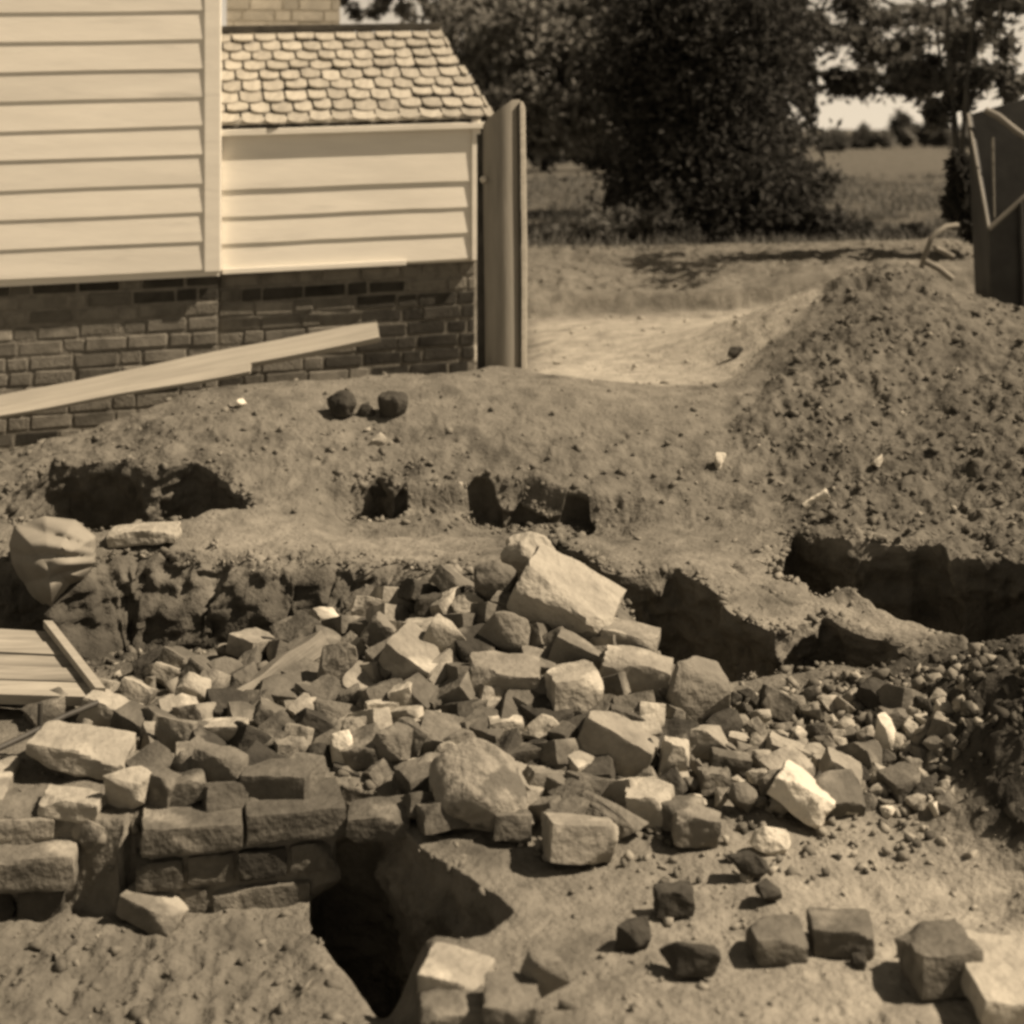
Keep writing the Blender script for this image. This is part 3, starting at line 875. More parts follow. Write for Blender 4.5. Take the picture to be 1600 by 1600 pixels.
# ------------------------------------------------------------------ planks
def board_between(name, p0, p1, width, thick, mat, label, cat, roll=0.0, parent=None):
    p0 = Vector(p0); p1 = Vector(p1)
    L = (p1 - p0).length
    n = 14
    vs = []; fs = []
    rr = random.Random(len(name) + int(L * 100))
    for i in range(n + 1):
        x = L * i / n; wv = .004 * math.sin(i * .9)
        vs += [(x, -width / 2 + rr.uniform(-.002, .002), wv), (x, width / 2 + rr.uniform(-.002, .002), wv), (x, width / 2, thick + wv), (x, -width / 2, thick + wv)]
    for i in range(n):
        q = i * 4
        for j in range(4): fs.append((q + j, q + 4 + j, q + 4 + (j + 1) % 4, q + (j + 1) % 4))
    fs += [(0, 1, 2, 3), (n * 4 + 3, n * 4 + 2, n * 4 + 1, n * 4)]
    me = mesh_py(name, vs, fs)
    o = obj_from_mesh(name, me, M[mat], parent)
    xd = (p1 - p0).normalized(); up = Vector((0, 0, 1)); yd = up.cross(xd).normalized(); zd = xd.cross(yd)
    m = Matrix((xd, yd, zd)).transposed().to_4x4()
    o.matrix_world = Matrix.Translation(p0) @ m @ Matrix.Rotation(roll, 4, 'X')
    if label: tag(o, label, cat)
    return o
board_between('plank', W(-140, 668, 7.35), W(592, 520, 7.55), .15, .028, 'plank', 'long pale plank slanting up across the foot of the brick foundation', 'plank', R(28))
board_between('plank', W(-140, 672, 7.22), W(392, 578, 7.30), .09, .016, 'plank', 'thinner board lying under the long slanting plank', 'plank', R(18))

# ------------------------------------------------------------------ foreground brick wall stub
def build_stub():
    yaw = math.atan2(.10, .47)
    org = Vector((-.855, 3.505, -.16))
    o = empty('ruined_brick_wall', org, (0, 0, yaw))
    tag(o, 'low ruined brick wall of three courses beside the dark pit', 'wall')
    obj_from_mesh('mortar_bed', brick_mesh('mortar_bed', (.44, .17, .19), 77, 2, .010), M['mortar'], o, loc=(.235, .105, .085))
    def bk(x0, x1, z0, hgt, tone, sd, y0=0.0, dep=.1, rot=(0, 0, 0)):
        me = brick_mesh('brick', (x1 - x0, dep, hgt), sd, 1, .0026)
        obj_from_mesh('brick', me, M[tone], o, loc=((x0 + x1) / 2, y0 + dep / 2, z0 + hgt / 2), rot=rot)
    bk(.165, .395, -.018, .066, 'brick', 1, .0)
    bk(.095, .155, -.018, .07, 'brick', 2, .012)
    for i, (a, b) in enumerate(((-.005, .102), (.112, .218), (.228, .338), (.348, .448))):
        bk(a, b, .062 + i * .002, .066, 'brick' if i != 2 else 'brick_dark', 10 + i, .0 + .006 * (i % 2), .14)
    bk(.008, .238, .146, .064, 'brick', 21, -.012, .17, (R(1.5), R(1), 0))
    bk(.246, .474, .148, .070, 'brick', 22, -.008, .18, (R(-1), R(-1), R(1)))
    bk(.02, .22, .150, .05, 'brick', 25, .15, .1)
    bk(.25, .46, .150, .055, 'brick', 26, .165, .1)
build_stub()
def build_pier():
    org = Vector((-1.27, 3.47, -.155))
    o = empty('brick_pier', org, (0, 0, R(9)))
    tag(o, 'broken stub of brickwork with a sunlit top at the lower left edge', 'wall')
    def bk(x0, x1, y0, y1, z0, z1, tone, sd):
        me = brick_mesh('brick', (x1 - x0, y1 - y0, z1 - z0), sd, 2, .003)
        obj_from_mesh('brick', me, M[tone], o, loc=((x0 + x1) / 2, (y0 + y1) / 2, (z0 + z1) / 2))
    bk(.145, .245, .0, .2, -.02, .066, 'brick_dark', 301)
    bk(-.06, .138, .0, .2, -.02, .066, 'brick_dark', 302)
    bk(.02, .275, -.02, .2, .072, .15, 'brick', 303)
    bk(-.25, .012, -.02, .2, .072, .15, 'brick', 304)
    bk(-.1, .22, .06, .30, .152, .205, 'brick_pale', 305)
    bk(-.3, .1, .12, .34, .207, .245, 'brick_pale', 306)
build_pier()

# ------------------------------------------------------------------ rubble, piece by piece
B = 'brick'; S = 'stone'; K = 'block'; O = 'round'
RUB = [
 # kind px  py   w   h  tone          label, extra
 (O, 825, 866, 82, 60, 'stone_pale', 'rounded pale stone crowning the top of the rubble heap', dict(dY=.05)),
 (O, 771, 912, 74, 62, 'stone', 'rounded grey cobble left of the big pale slab', dict()),
 (K, 886, 945, 160, 92, 'stone_pale', 'largest pale stone slab sloping down the right of the heap', dict(roll=27, yaw=-12, depth=.20, thick=.12, pitch=18)),
 (S, 733, 946, 62, 42, 'stone_pale', 'small pointed pale stone below the grey cobble', dict(facets=6)),
 (B, 985, 1008, 90, 58, 'brick_pale', 'pale brick at the right end of the heap beside the dark trench', dict(roll=10, yaw=-12, depth=.12)),
 (B, 906, 1030, 92, 60, 'brick', 'brick tucked under the largest pale slab', dict(roll=22, yaw=-10)),
 (B, 994, 1058, 112, 76, 'brick_pale', 'broad brick lying below the right end brick of the heap', dict(roll=14, yaw=-8, depth=.13)),
 (K, 788, 1066, 112, 70, 'brick_pale', 'ragged sunlit brick in the middle of the heap', dict(roll=3, depth=.12, pitch=10)),
 (K, 895, 1086, 84, 84, 'brick_pale', 'lumpy pale block right of the ragged middle brick', dict(yaw=15, depth=.13)),
 (S, 784, 998, 96, 86, 'stone', 'grey faceted stone above the ragged middle brick', dict(facets=8)),
 (S, 696, 1005, 78, 80, 'stone_pale', 'pale peaked stone with a dark spot upper middle of heap', dict(facets=6, roll=20)),
 (B, 645, 1036, 88, 74, 'brick_pale', 'bright tilted brick left of the peaked stone', dict(roll=28, yaw=-20, depth=.13, pitch=14)),
 (B, 966, 1168, 122, 76, 'brick_pale', 'long bright brick sloping to the right low on the heap', dict(roll=24, yaw=-14, depth=.12)),
 (S, 846, 1146, 66, 46, 'stone_pale', 'pale flat stone under the lumpy block', dict()),
 (B, 790, 1142, 56, 44, 'brick_pale', 'small brick stub below the ragged middle brick', dict(yaw=10)),
 (B, 742, 1140, 52, 26, 'brick', 'thin brick sliver left of the small stub', dict()),
 (O, 745, 1240, 158, 128, 'mottled', 'large round mottled boulder at the front of the heap', dict(depth=.2)),
 (S, 720, 1166, 90, 46, 'stone', 'flat grey stone behind the round mottled boulder', dict()),
 (B, 816, 1188, 72, 46, 'brick', 'weathered brick behind the right of the mottled boulder', dict(roll=-10)),
 (K, 846, 1226, 60, 54, 'stone', 'square stone touching the right of the mottled boulder', dict(yaw=30, roll=20)),
 (K, 1016, 1262, 74, 58, 'stone_pale', 'white-topped cut stone in front of the long bright brick', dict(yaw=-8, depth=.12)),
 (S, 1091, 1084, 104, 112, 'stone', 'tall grey boulder at the right foot of the heap', dict(depth=.16, facets=14)),
 (K, 1054, 1190, 44, 76, 'stone_pale', 'bright upright stone right of the long bright brick', dict(roll=12)),
 (B, 980, 1130, 66, 46, 'brick', 'half-buried brick above the long bright brick', dict(roll=18)),
 (S, 1108, 1166, 84, 54, 'stone_pale', 'pale angular stone below the tall grey boulder', dict()),
 (S, 574, 954, 62, 44, 'stone_pale', 'pale stone at the upper left end of the heap', dict()),
 (S, 628, 946, 58, 46, 'stone', 'grey lump right of the upper left pale stone', dict()),
 (K, 672, 950, 46, 44, 'brick_dark', 'dark block between grey lump and small pointed stone', dict(yaw=20)),
 (K, 601, 1000, 68, 58, 'stone', 'tilted grey slab above the bright tilted brick', dict(roll=38, depth=.08)),
 (S, 526, 1050, 70, 90, 'stone', 'tall grey angular slab right of the charred timber', dict(facets=8)),
 (S, 582, 1068, 38, 24, 'stone', 'small flat chip below the tilted grey slab', dict()),
 (K, 596, 1113, 52, 44, 'stone_pale', 'squarish pale stone left of the upright brick', dict(yaw=12)),
 (B, 629, 1096, 40, 56, 'brick_pale', 'little brick standing on end left of centre', dict(roll=-18)),
 (B, 662, 1136, 60, 36, 'brick_pale', 'little brick lying at the foot of the upright one', dict(roll=-14)),
 (S, 525, 1124, 82, 50, 'stone', 'pale wedge above the white cobble', dict(roll=18, facets=6)),
 (O, 533, 1171, 40, 54, 'stone_white', 'egg-shaped white cobble left of centre', dict()),
 (S, 622, 1168, 116, 66, 'stone', 'broad grey facetted stone left of the mottled boulder', dict(facets=7)),
 (B, 492, 1142, 72, 54, 'brick_dark', 'dark brick leaning left of the white cobble', dict(roll=35, yaw=20)),
 (B, 346, 1150, 78, 48, 'brick_pale', 'brick with bright rim left of the dark hollow', dict(roll=-6, yaw=-12)),
 (B, 430, 1228, 106, 60, 'brick', 'whole brick with sunlit top lying behind the low wall', dict(yaw=-3, depth=.11)),
 (K, 455, 1174, 56, 42, 'stone', 'small block above the whole sunlit-topped brick', dict(yaw=25)),
 (K, 575, 1228, 52, 66, 'stone', 'upright stone left of the broad grey facetted stone', dict(roll=-8)),
 (K, 592, 1288, 100, 52, 'brick', 'chipped brick bridging the corner above the dark pit', dict(roll=-5, depth=.11, Y=3.60)),
 (K, 170, 1118, 88, 56, 'stone_pale', 'bright angular block near the left edge beside the iron rod', dict(roll=16, yaw=-15)),
 (S, 246, 1110, 34, 36, 'stone', 'small stone between bright block and rough pale stone', dict()),
 (S, 298, 1088, 64, 72, 'stone_pale', 'rough pale stone with pitted face left of the timber', dict(facets=10)),
 (S, 272, 1150, 76, 68, 'stone', 'grey stone under the rough pitted stone', dict(facets=7)),
 (K, 342, 1206, 82, 76, 'stone', 'heavy grey block behind the left end of the low wall', dict(yaw=-15, roll=6)),
 (K, 122, 1182, 156, 70, 'stone_pale', 'wide flat pale slab below the bright angular block', dict(depth=.16, roll=8, thick=.06)),
 (S, 196, 1240, 76, 66, 'stone_pale', 'smooth pale block perched left of the low wall', dict(facets=8)),
 (B, 246, 1236, 62, 76, 'brick', 'brick with white top corner beside the smooth pale block', dict(yaw=-25, roll=10)),
 (K, 197, 1164, 46, 22, 'stone', 'thin slab above the smooth pale block', dict()),
 (K, 110, 1262, 96, 40, 'stone_pale', 'low pale slab above the left brickwork stub', dict(roll=4)),
 (S, 136, 1308, 72, 58, 'mottled', 'pitted round lump between left stub and low wall', dict()),
 (B, 236, 1428, 100, 46, 'brick', 'fallen brick tilted against the foot of the low wall', dict(roll=16, yaw=-18, depth=.09)),
 (B, 905, 1320, 112, 78, 'brick_pale', 'brick with bright top and dark front face right of the pit', dict(yaw=10, roll=9, depth=.12, pitch=-12)),
 (S, 946, 1284, 140, 60, 'stone', 'low grey stone behind the brick with the dark face', dict(facets=7)),
 (K, 1090, 1298, 74, 64, 'stone', 'grey block right of the white-topped cut stone', dict(roll=10)),
 (K, 1054, 1411, 58, 52, 'brick_dark', 'dark square brick lying alone on the sandy ground', dict(yaw=5)),
 (S, 988, 1465, 60, 52, 'stone_dark', 'dark rounded lump on the sand below the pit edge', dict()),
 (S, 1078, 1502, 104, 60, 'stone_dark', 'dark triangular chunk on the open sand', dict(facets=5)),
 (S, 1170, 1358, 66, 48, 'stone_dark', 'dark oval stone at the right foot of the rubble', dict()),
 (S, 1202, 1400, 44, 38, 'stone_dark', 'small dark stone below the dark oval one', dict()),
 (B, 1218, 1478, 86, 54, 'brick', 'left one of two half-sunk bricks on the right sand', dict(yaw=4, depth=.1)),
 (B, 1318, 1467, 98, 54, 'brick', 'right one of two half-sunk bricks on the right sand', dict(yaw=-4, depth=.1)),
 (S, 1344, 1507, 22, 24, 'stone_dark', 'tiny dark stone in front of the right half-sunk brick', dict()),
 (K, 1474, 1512, 104, 92, 'brick', 'large block with shadowed front at the lower right', dict(yaw=8, depth=.13)),
 (K, 1590, 1545, 140, 110, 'stone_pale', 'big pale slab cut off by the lower right corner', dict(depth=.25, roll=5, thick=.05, sink=.02)),
 (K, 1258, 1252, 96, 76, 'stone_white', 'bright white block with a shadowed underside right of the heap', dict(roll=30, yaw=-25, depth=.13, pitch=-14, thick=.07)),
 (S, 1206, 1318, 64, 48, 'stone_white', 'pale smooth stone below the bright white block', dict()),
 (S, 1212, 1228, 58, 46, 'stone', 'grey stone left of the bright white block', dict()),
 (S, 1385, 1150, 36, 72, 'stone_white', 'white shard standing upright among the right gravel', dict(roll=-18, facets=6)),
 (K, 1234, 1176, 72, 34, 'stone_pale', 'thin pale slab above the bright white block', dict(roll=22)),
 (K, 1172, 1042, 46, 30, 'stone', 'small grey slab on the near lip of the right trench', dict(roll=-26)),
 (K, 1118, 1222, 50, 44, 'stone', 'block below the pale angular stone right of the heap', dict(yaw=14)),
 (S, 1162, 1250, 48, 50, 'stone', 'stone wedged left of the grey stone at the heap edge', dict()),
 (B, 1142, 1196, 62, 40, 'brick', 'brick lying below the tall grey boulder', dict(roll=10)),
 (S, 1331, 1264, 34, 26, 'stone_white', 'pale pebble just right of the bright white block', dict()),
 (S, 1390, 1272, 28, 17, 'stone_white', 'flat white chip on the right sand', dict()),
 (S, 1463, 1266, 17, 24, 'stone_white', 'white shard at the edge of the dark right soil mound', dict()),
 (S, 1306, 1195, 40, 34, 'stone', 'grey stone in the gravel left of the white shard', dict()),
 (S, 1345, 1215, 34, 30, 'stone_dark', 'dark stone below the white shard', dict()),
 (S, 1430, 1120, 34, 26, 'stone_pale', 'pale stone in the gravel right of the white shard', dict()),
 (B, 712, 1536, 104, 44, 'brick_pale', 'flat pale brick at the near edge of the dark pit', dict(yaw=-14, roll=6, depth=.12, Y=2.93)),
 (B, 706, 1592, 104, 50, 'brick', 'brick under the flat pale one at the bottom edge', dict(yaw=6, depth=.11, Y=2.84)),
 (S, 852, 1532, 82, 76, 'stone', 'pyramid-shaped stone at bottom centre', dict(facets=7, Y=2.86, depth=.1)),
 (K, 800, 1580, 90, 50, 'stone', 'flat slab left of the pyramid-shaped stone', dict(depth=.13, Y=2.79)),
 (O, 612, 634, 48, 46, 'stone_dark', 'dark round stone on top of the earth mound', dict()),
 (O, 533, 634, 46, 40, 'stone_dark', 'dark stone left of the round one on the mound', dict()),
 (S, 572, 640, 34, 22, 'stone_dark', 'small dark stone between the two on the mound', dict()),
 (S, 588, 690, 34, 26, 'stone_pale', 'small pale stone below the dark stones on the mound', dict()),
 (S, 377, 629, 14, 12, 'stone_white', 'white pebble near the left crest of the mound', dict()),
 (K, 1275, 783, 46, 18, 'stone_white', 'elongated white fragment on the slope of the right spoil heap', dict(roll=-30, depth=.03)),
 (S, 1127, 722, 20, 28, 'stone_white', 'white pebble on the path beside the spoil heap', dict()),
 (S, 1372, 720, 20, 20, 'stone_white', 'small white pebble high on the spoil heap slope', dict()),
 (K, 706, 562, 84, 36, 'stone_pale', 'pale rock at the foot of the wooden post', dict(roll=-10)),
 (S, 110, 664, 56, 40, 'stone_pale', 'pale wedge of stone under the left of the planks', dict()),
 (S, 64, 676, 60, 36, 'stone', 'grey stone at the left edge under the planks', dict()),
 (S, 480, 576, 46, 28, 'stone', 'small rock in the gap behind the earth mound', dict(dY=.2)),
 (S, 548, 572, 40, 28, 'stone', 'small rock right of another behind the earth mound', dict(dY=.2)),
 (S, 1150, 552, 26, 20, 'stone_dark', 'dark stone alone on the pale levelled floor', dict()),
 (B, 610, 765, 58, 26, 'brick_dark', 'dark brick poking from the left hollow in the mound', dict()),
]
for kind, px, py, w, h, tone, label, kw in RUB:
    place(kind, px, py, w, h, tone, label, **kw)

# smaller look-alike fragments packed between the big pieces
LAND = [(825, 866, 'crowning round stone'), (771, 912, 'rounded grey cobble'), (886, 945, 'largest pale slab'), (733, 946, 'small pointed pale stone'), (985, 1008, 'end brick beside the trench'),
 (788, 1066, 'ragged middle brick'), (895, 1086, 'lumpy pale block'), (784, 998, 'grey faceted stone'), (696, 1005, 'peaked pale stone'), (645, 1036, 'bright tilted brick'), (966, 1168, 'long bright brick'),
 (745, 1240, 'round mottled boulder'), (846, 1226, 'square stone by the boulder'), (1016, 1262, 'white-topped cut stone'), (1091, 1084, 'tall grey boulder'), (1108, 1166, 'pale angular stone'), (574, 954, 'upper left pale stone'),
 (526, 1050, 'tall grey angular slab'), (629, 1096, 'little upright brick'), (533, 1171, 'egg-shaped white cobble'), (622, 1168, 'broad grey facetted stone'), (346, 1150, 'bright-rimmed brick'), (430, 1228, 'sunlit-topped whole brick'),
 (575, 1228, 'upright stone'), (170, 1118, 'bright angular block'), (298, 1088, 'rough pitted stone'), (342, 1206, 'heavy grey block'), (122, 1182, 'wide flat pale slab'), (196, 1240, 'smooth pale block'), (905, 1320, 'dark-fronted brick'),
 (1090, 1298, 'grey block'), (1258, 1252, 'bright white block'), (1385, 1150, 'upright white shard'), (1234, 1176, 'thin pale slab'), (430, 1075, 'charred timber'), (1306, 1195, 'grey gravel stone'), (1430, 1120, 'pale gravel stone'), (1463, 1266, 'soil-edge white shard')]
def fragments():
    k = 0; tries = 0
    spots = [(q[1], q[2] + q[4] * .1, min(q[3], q[4]) * .95) for q in RUB]; used = set()
    while k < 295 and tries < 12000:
        tries += 1
        z_ = rng.random()
        if z_ < .52:
            px = rng.gauss(720, 240); py = rng.gauss(1110, 110)
            if px > 1110: continue
        elif z_ < .84:
            px = rng.uniform(230, 640); py = rng.uniform(985, 1240)
        else:
            px = rng.uniform(1120, 1480); py = rng.uniform(1090, 1260)
        if px < 1120:
            edge = 870 + abs(px - 830) * (.30 if px < 830 else 1.0)
            if py < edge or py > 1300 - abs(px - 760) * .06 or px < 60: continue
        if any((px - a) ** 2 + (py - b) ** 2 < (c * .52) ** 2 for a, b, c in spots): continue
        g = ground_at(px, py)
        if g.y > 5.6 or g.z < -.16: continue
        bat = rng.random() < (.70 if px < 1060 else .12)
        s = rng.uniform(34, 72) if bat else rng.uniform(18, 44)
        spots.append((px, py, s))
        tone = rng.choice(('brick', 'brick', 'brick', 'brick_pale', 'brick_dark', 'brick') if bat else ('stone', 'stone', 'stone_pale', 'stone_dark', 'brick_pale'))
        kind = B if bat else S
        a, b, nm = min(LAND, key=lambda q: (q[0] - px) ** 2 + (q[1] - py) ** 2)
        dx, dy = px - a, py - b
        dr = ('right of' if dx > 0 else 'left of') if abs(dx) > 1.6 * abs(dy) else ('below' if dy > 0 else 'above') if abs(dy) > 1.6 * abs(dx) else ('below and ' if dy > 0 else 'above and ') + ('right of' if dx > 0 else 'left of')
        far = 'close' if math.hypot(dx, dy) < 45 else 'further'
        td = {'brick': 'mid-grey', 'stone': 'grey', 'stone_pale': 'pale', 'brick_pale': 'light', 'brick_dark': 'dark', 'stone_dark': 'blackish'}[tone]
        sz = 'tiny' if s < 28 else 'small' if s < 42 else 'fist-sized' if s < 58 else 'half-brick sized'
        lab = '%s %s %s %s %s the %s' % (sz, td, 'chip' if kind == S else 'brickbat', far, dr, nm)
        if lab in used: continue
        used.add(lab)
        gr = 'small fragments in the rubble heap' if px < 1130 else 'small stones in the gravel spill'
        kw_ = dict(thick=rng.uniform(.052, .066), depth=rng.uniform(.085, .11)) if bat else {}
        place(kind, px, py, s, s * rng.uniform(.6, .9), tone, lab, yaw=rng.uniform(-70, 70), roll=rng.uniform(-32, 32), pitch=rng.uniform(-28, 28), **kw_,
              name='rubble_fragment', cat='rubble fragment', group=gr)
        k += 1
fragments()

def rubble_chips():
    rs = np.random.RandomState(23)
    variants = hull_variants(8, 10, rs)
    pts = []
    def add(n, cx, cy, rx, ry, smax):
        a = rs.uniform(0, 6.283, n); r = np.sqrt(rs.uniform(0, 1, n))
        for x, y, s_ in zip(cx + np.cos(a) * r * rx, cy + np.sin(a) * r * ry, np.clip(np.exp(rs.normal(math.log(.011), .5, n)), .005, smax)): pts.append((x, y, s_))
    add(600, .02, 4.2, .62, .5, .028); add(450, -.6, 4.45, .55, .45, .026); add(420, -1.1, 5.0, .6, .22, .024)
    add(620, .85, 4.0, .36, .33, .022); add(150, 1.1, 3.95, .25, .35, .024); add(160, .5, 3.55, .5, .2, .016)
    x = np.array([p[0] for p in pts]); y = np.array([p[1] for p in pts]); z = height(x, y) + .6 * pile_add(x, y) * rs.uniform(.2, 1.0, len(x))
    vs, fs, ts = [], [], []; base = 0
    for i, (px, py, s_) in enumerate(pts):
        V, F = variants[i % 8]
        rot = np.array(Euler((rs.uniform(0, 6), rs.uniform(0, 6), rs.uniform(0, 6))).to_matrix())
        q = (V * (s_ * rs.uniform(.6, 1.3, 3))) @ rot.T + np.array([px, py, z[i] + s_ * .3])
        vs.append(q); fs.append(F + base); base += len(V); ts.append(np.full(len(V), rs.choice([.05, .15, .3, .45, .6, .8, 1.0])))
    me = mesh_np('rubble_chips', np.concatenate(vs), np.concatenate(fs))
    a = me.attributes.new('tone', 'FLOAT', 'POINT'); a.data.foreach_set('value', np.concatenate(ts).astype(np.float32))
    tag(obj_from_mesh('rubble_chips', me, M['clod']), 'small chips of brick and stone filling the gaps of the rubble', 'rubble', kind='stuff')
rubble_chips()

# ------------------------------------------------------------------ charred timber, board, rod, canvas bundle at the left
board_between('timber', W(352, 1130, 4.12), W(505, 1016, 4.42), .075, .055, 'timber', 'short charred timber leaning out of the left of the heap', 'timber', R(-28))
def build_panel():
    c = ground_at(80, 1070)
    o = empty('flat_board', W(60, 1085, 4.15))
    tag(o, 'pale flat wooden panel with a raised edge batten lying at the left edge', 'board')
    p = [W(-70, 1085, 4.1), W(165, 1092, 4.05), W(82, 985, 4.55), W(-90, 975, 4.6)]
    t = Vector((0, 0, .026))
    for i in range(5):
        f0, f1 = i / 5 + .006, (i + 1) / 5 - .006
        dz = Vector((0, 0, rng.uniform(-.006, .004)))
        q4 = [p[0].lerp(p[3], f0) + dz, p[1].lerp(p[2], f0) + dz, p[1].lerp(p[2], f1) + dz, p[0].lerp(p[3], f1) + dz]
        vs = [q - o.location for q in q4] + [q - t - o.location for q in q4]
        obj_from_mesh('slat', mesh_py('slat', vs, [(0, 1, 2, 3), (4, 7, 6, 5), (0, 4, 5, 1), (1, 5, 6, 2), (2, 6, 7, 3), (3, 7, 4, 0)]), M['boardwood'], o)
    a, b = p[1], p[2]
    side = (p[1] - p[0]).normalized() * .028
    up = Vector((0, 0, .022))
    vs = [a, a - side, b - side, b, a + up, a - side + up, b - side + up, b + up]
    vs = [q + Vector((0, 0, .007)) - o.location for q in vs]
    obj_from_mesh('batten', mesh_py('batten', vs, [(0, 1, 2, 3), (4, 7, 6, 5), (0, 4, 5, 1), (1, 5, 6, 2), (2, 6, 7, 3), (3, 7, 4, 0)]), M['plank'], o)
build_panel()

def tube(name, pts, rad, mat, parent=None, seg=8, r1=None):
    pts = [Vector(p) for p in pts]
    vs = []; fs = []
    n = len(pts)
    for i, p in enumerate(pts):
        d = (pts[min(i + 1, n - 1)] - pts[max(i - 1, 0)]).normalized()
        u = d.orthogonal().normalized() if abs(d.z) > .9 else d.cross(Vector((0, 0, 1))).normalized()
        v = d.cross(u)
        r = rad if r1 is None else rad + (r1 - rad) * i / (n - 1)
        for k in range(seg):
            a = 2 * math.pi * k / seg
            vs.append(p + u * math.cos(a) * r + v * math.sin(a) * r)
    for i in range(n - 1):
        for k in range(seg): fs.append((i * seg + k, i * seg + (k + 1) % seg, (i + 1) * seg + (k + 1) % seg, (i + 1) * seg + k))
    fs += [tuple(range(seg)), tuple((n - 1) * seg + k for k in range(seg))]
    return obj_from_mesh(name, mesh_py(name, vs, fs, True, 60), M[mat], parent)
g0 = W(-30, 1182, 3.72); g1 = W(152, 1098, 4.0)
rod = tube('iron_rod', [g0, g0.lerp(g1, .35), g0.lerp(g1, .7) + Vector((0, 0, .004)), g1], .008, 'iron')
tag(rod, 'thin dark iron rod lying slanted across the left rubble', 'rod')
pin = tube('iron_pin', [W(62, 1160, 3.86), W(63, 1098, 3.86)], .007, 'iron')
tag(pin, 'short upright iron pin beside the slanted rod', 'pin')

def build_bundle():
    """cloth gathered at a point on the right, hanging down in a pleated fan"""
    apex = W(108, 884, 5.02)
    o = empty('canvas_bundle', W(70, 960, 5.0))
    tag(o, 'pale pleated fan-shaped canvas bundle hanging to a point at the left edge', 'canvas')
    rim = [(150, 838), (118, 812), (70, 806), (22, 822), (14, 850), (18, 880), (30, 905), (38, 925), (52, 945), (82, 972), (98, 940), (112, 915), (132, 905), (150, 880)]
    vs = []; fs = []
    NR = 16; n = len(rim) * 10
    for k in range(n):
        t = k / n * len(rim); i = int(t); f = t - i
        a = rim[i]; b = rim[(i + 1) % len(rim)]
        rx = a[0] + (b[0] - a[0]) * f; ry = a[1] + (b[1] - a[1]) * f
        th = k / n * 6.283; pl = math.cos(9 * th + 2.2 * mnoise.noise(Vector((math.cos(th) * 1.5, math.sin(th) * 1.5, 2.0))))
        for j in range(NR + 1):
            s = j / NR
            px = 76 + (rx - 76) * s; py = 884 + (ry - 884) * s
            ang = math.atan2(py - 872, 190 - px)
            fold = abs(math.sin(8.5 * ang + .9 * math.sin(3 * ang) + .4))
            bulge = .085 * math.sqrt(max(0, 1 - s * s * .96)) + .042 * fold * min(1, s * 2.2) * min(1, (190 - px) / 90)
            back = .16 * s * s
            vs.append(W(px, py, 5.05 - bulge + back) - o.location)
    for k in range(n):
        for j in range(NR):
            a = k * (NR + 1) + j; b = ((k + 1) % n) * (NR + 1) + j
            fs.append((a, b, b + 1, a + 1))
    back_c = len(vs); vs.append(W(90, 890, 5.3) - o.location)
    for k in range(n): fs.append((k * (NR + 1) + NR, ((k + 1) % n) * (NR + 1) + NR, back_c))
    obj_from_mesh('cloth', mesh_py('cloth', vs, fs, True, 70), M['canvas'], o)
build_bundle()
place(K, 222, 838, 110, 36, 'stone_pale', 'long pale stone slab on the ledge right of the canvas bundle', roll=-4, depth=.12, thick=.05)

# ------------------------------------------------------------------ tipped cart at the right edge
def build_cart():
    Yc = 9.1
    o = empty('tipped_cart', W(1600, 500, Yc))
    tag(o, 'dark steep-sided cart body with pale rims cut off by the right edge', 'cart')
    def P(px, py, Y): return W(px, py, Y) - o.location
    def panel(name, quad, off, mat):
        off = Vector(off)
        vs = quad + [q + off for q in quad]
        obj_from_mesh(name, mesh_py(name, vs, [(0, 1, 2, 3), (4, 7, 6, 5), (0, 4, 5, 1), (1, 5, 6, 2), (2, 6, 7, 3), (3, 7, 4, 0)]), M[mat], o)
    A = P(1545, 358, 8.9); Bq = P(1720, 200, 8.9); Cq = P(1720, 535, 8.95); D = P(1552, 530, 8.95)
    panel('front_panel', [D, Cq, Bq, A], (0, .03, 0), 'tray')
    E = P(1512, 178, 9.6); F = P(1525, 505, 9.55)
    panel('side_panel', [P(1550, 530, 8.98), A + Vector((0, .032, 0)), E, F], (.025, .004, 0), 'tray')
    G = P(1720, 120, 9.6); Hh = P(1720, 505, 9.55)
    panel('back_panel', [F + Vector((.03, 0, 0)), E + Vector((.03, 0, 0)), G, Hh], (0, .03, 0), 'tray')
    def rim(p, q, r): tube('rim', [p + o.location, p.lerp(q, .5) + o.location, q + o.location], r, 'rim', None).parent = o
    rim(A, Bq, .015); rim(A, E, .009)
    for ch in o.children:
        if ch.name.startswith('rim'): ch.matrix_parent_inverse = Matrix.Translation(o.location).inverted()
    for f_ in (.28, .62):
        rb = tube('rib', [D.lerp(Cq, f_) + Vector((0, -.012, .01)) + o.location, A.lerp(Bq, f_) + Vector((0, -.012, -.01)) + o.location], .014, 'tray'); rb.parent = o; rb.matrix_parent_inverse = Matrix.Translation(o.location).inverted()
    h = tube('handle', [W(1540, 172, 9.5), W(1560, 182, 9.45), W(1590, 206, 9.4), W(1640, 240, 9.2)], .022, 'rim'); h.parent = o; h.matrix_parent_inverse = Matrix.Translation(o.location).inverted()
    s = tube('stake', [W(1553, 340, 9.2), W(1551, 215, 9.25)], .008, 'timber'); s.parent = o; s.matrix_parent_inverse = Matrix.Translation(o.location).inverted()
build_cart()
rt = tube('root', [W(1438, 425, 8.6), W(1446, 395, 8.5), W(1456, 370, 8.5), W(1478, 354, 8.55), W(1496, 352, 8.6)], .016, 'root')
tag(rt, 'pale curved root looping up behind the spoil heap', 'root')
rt = tube('stick', [W(1445, 408, 8.3), W(1468, 420, 8.3), W(1488, 436, 8.3)], .018, 'root')
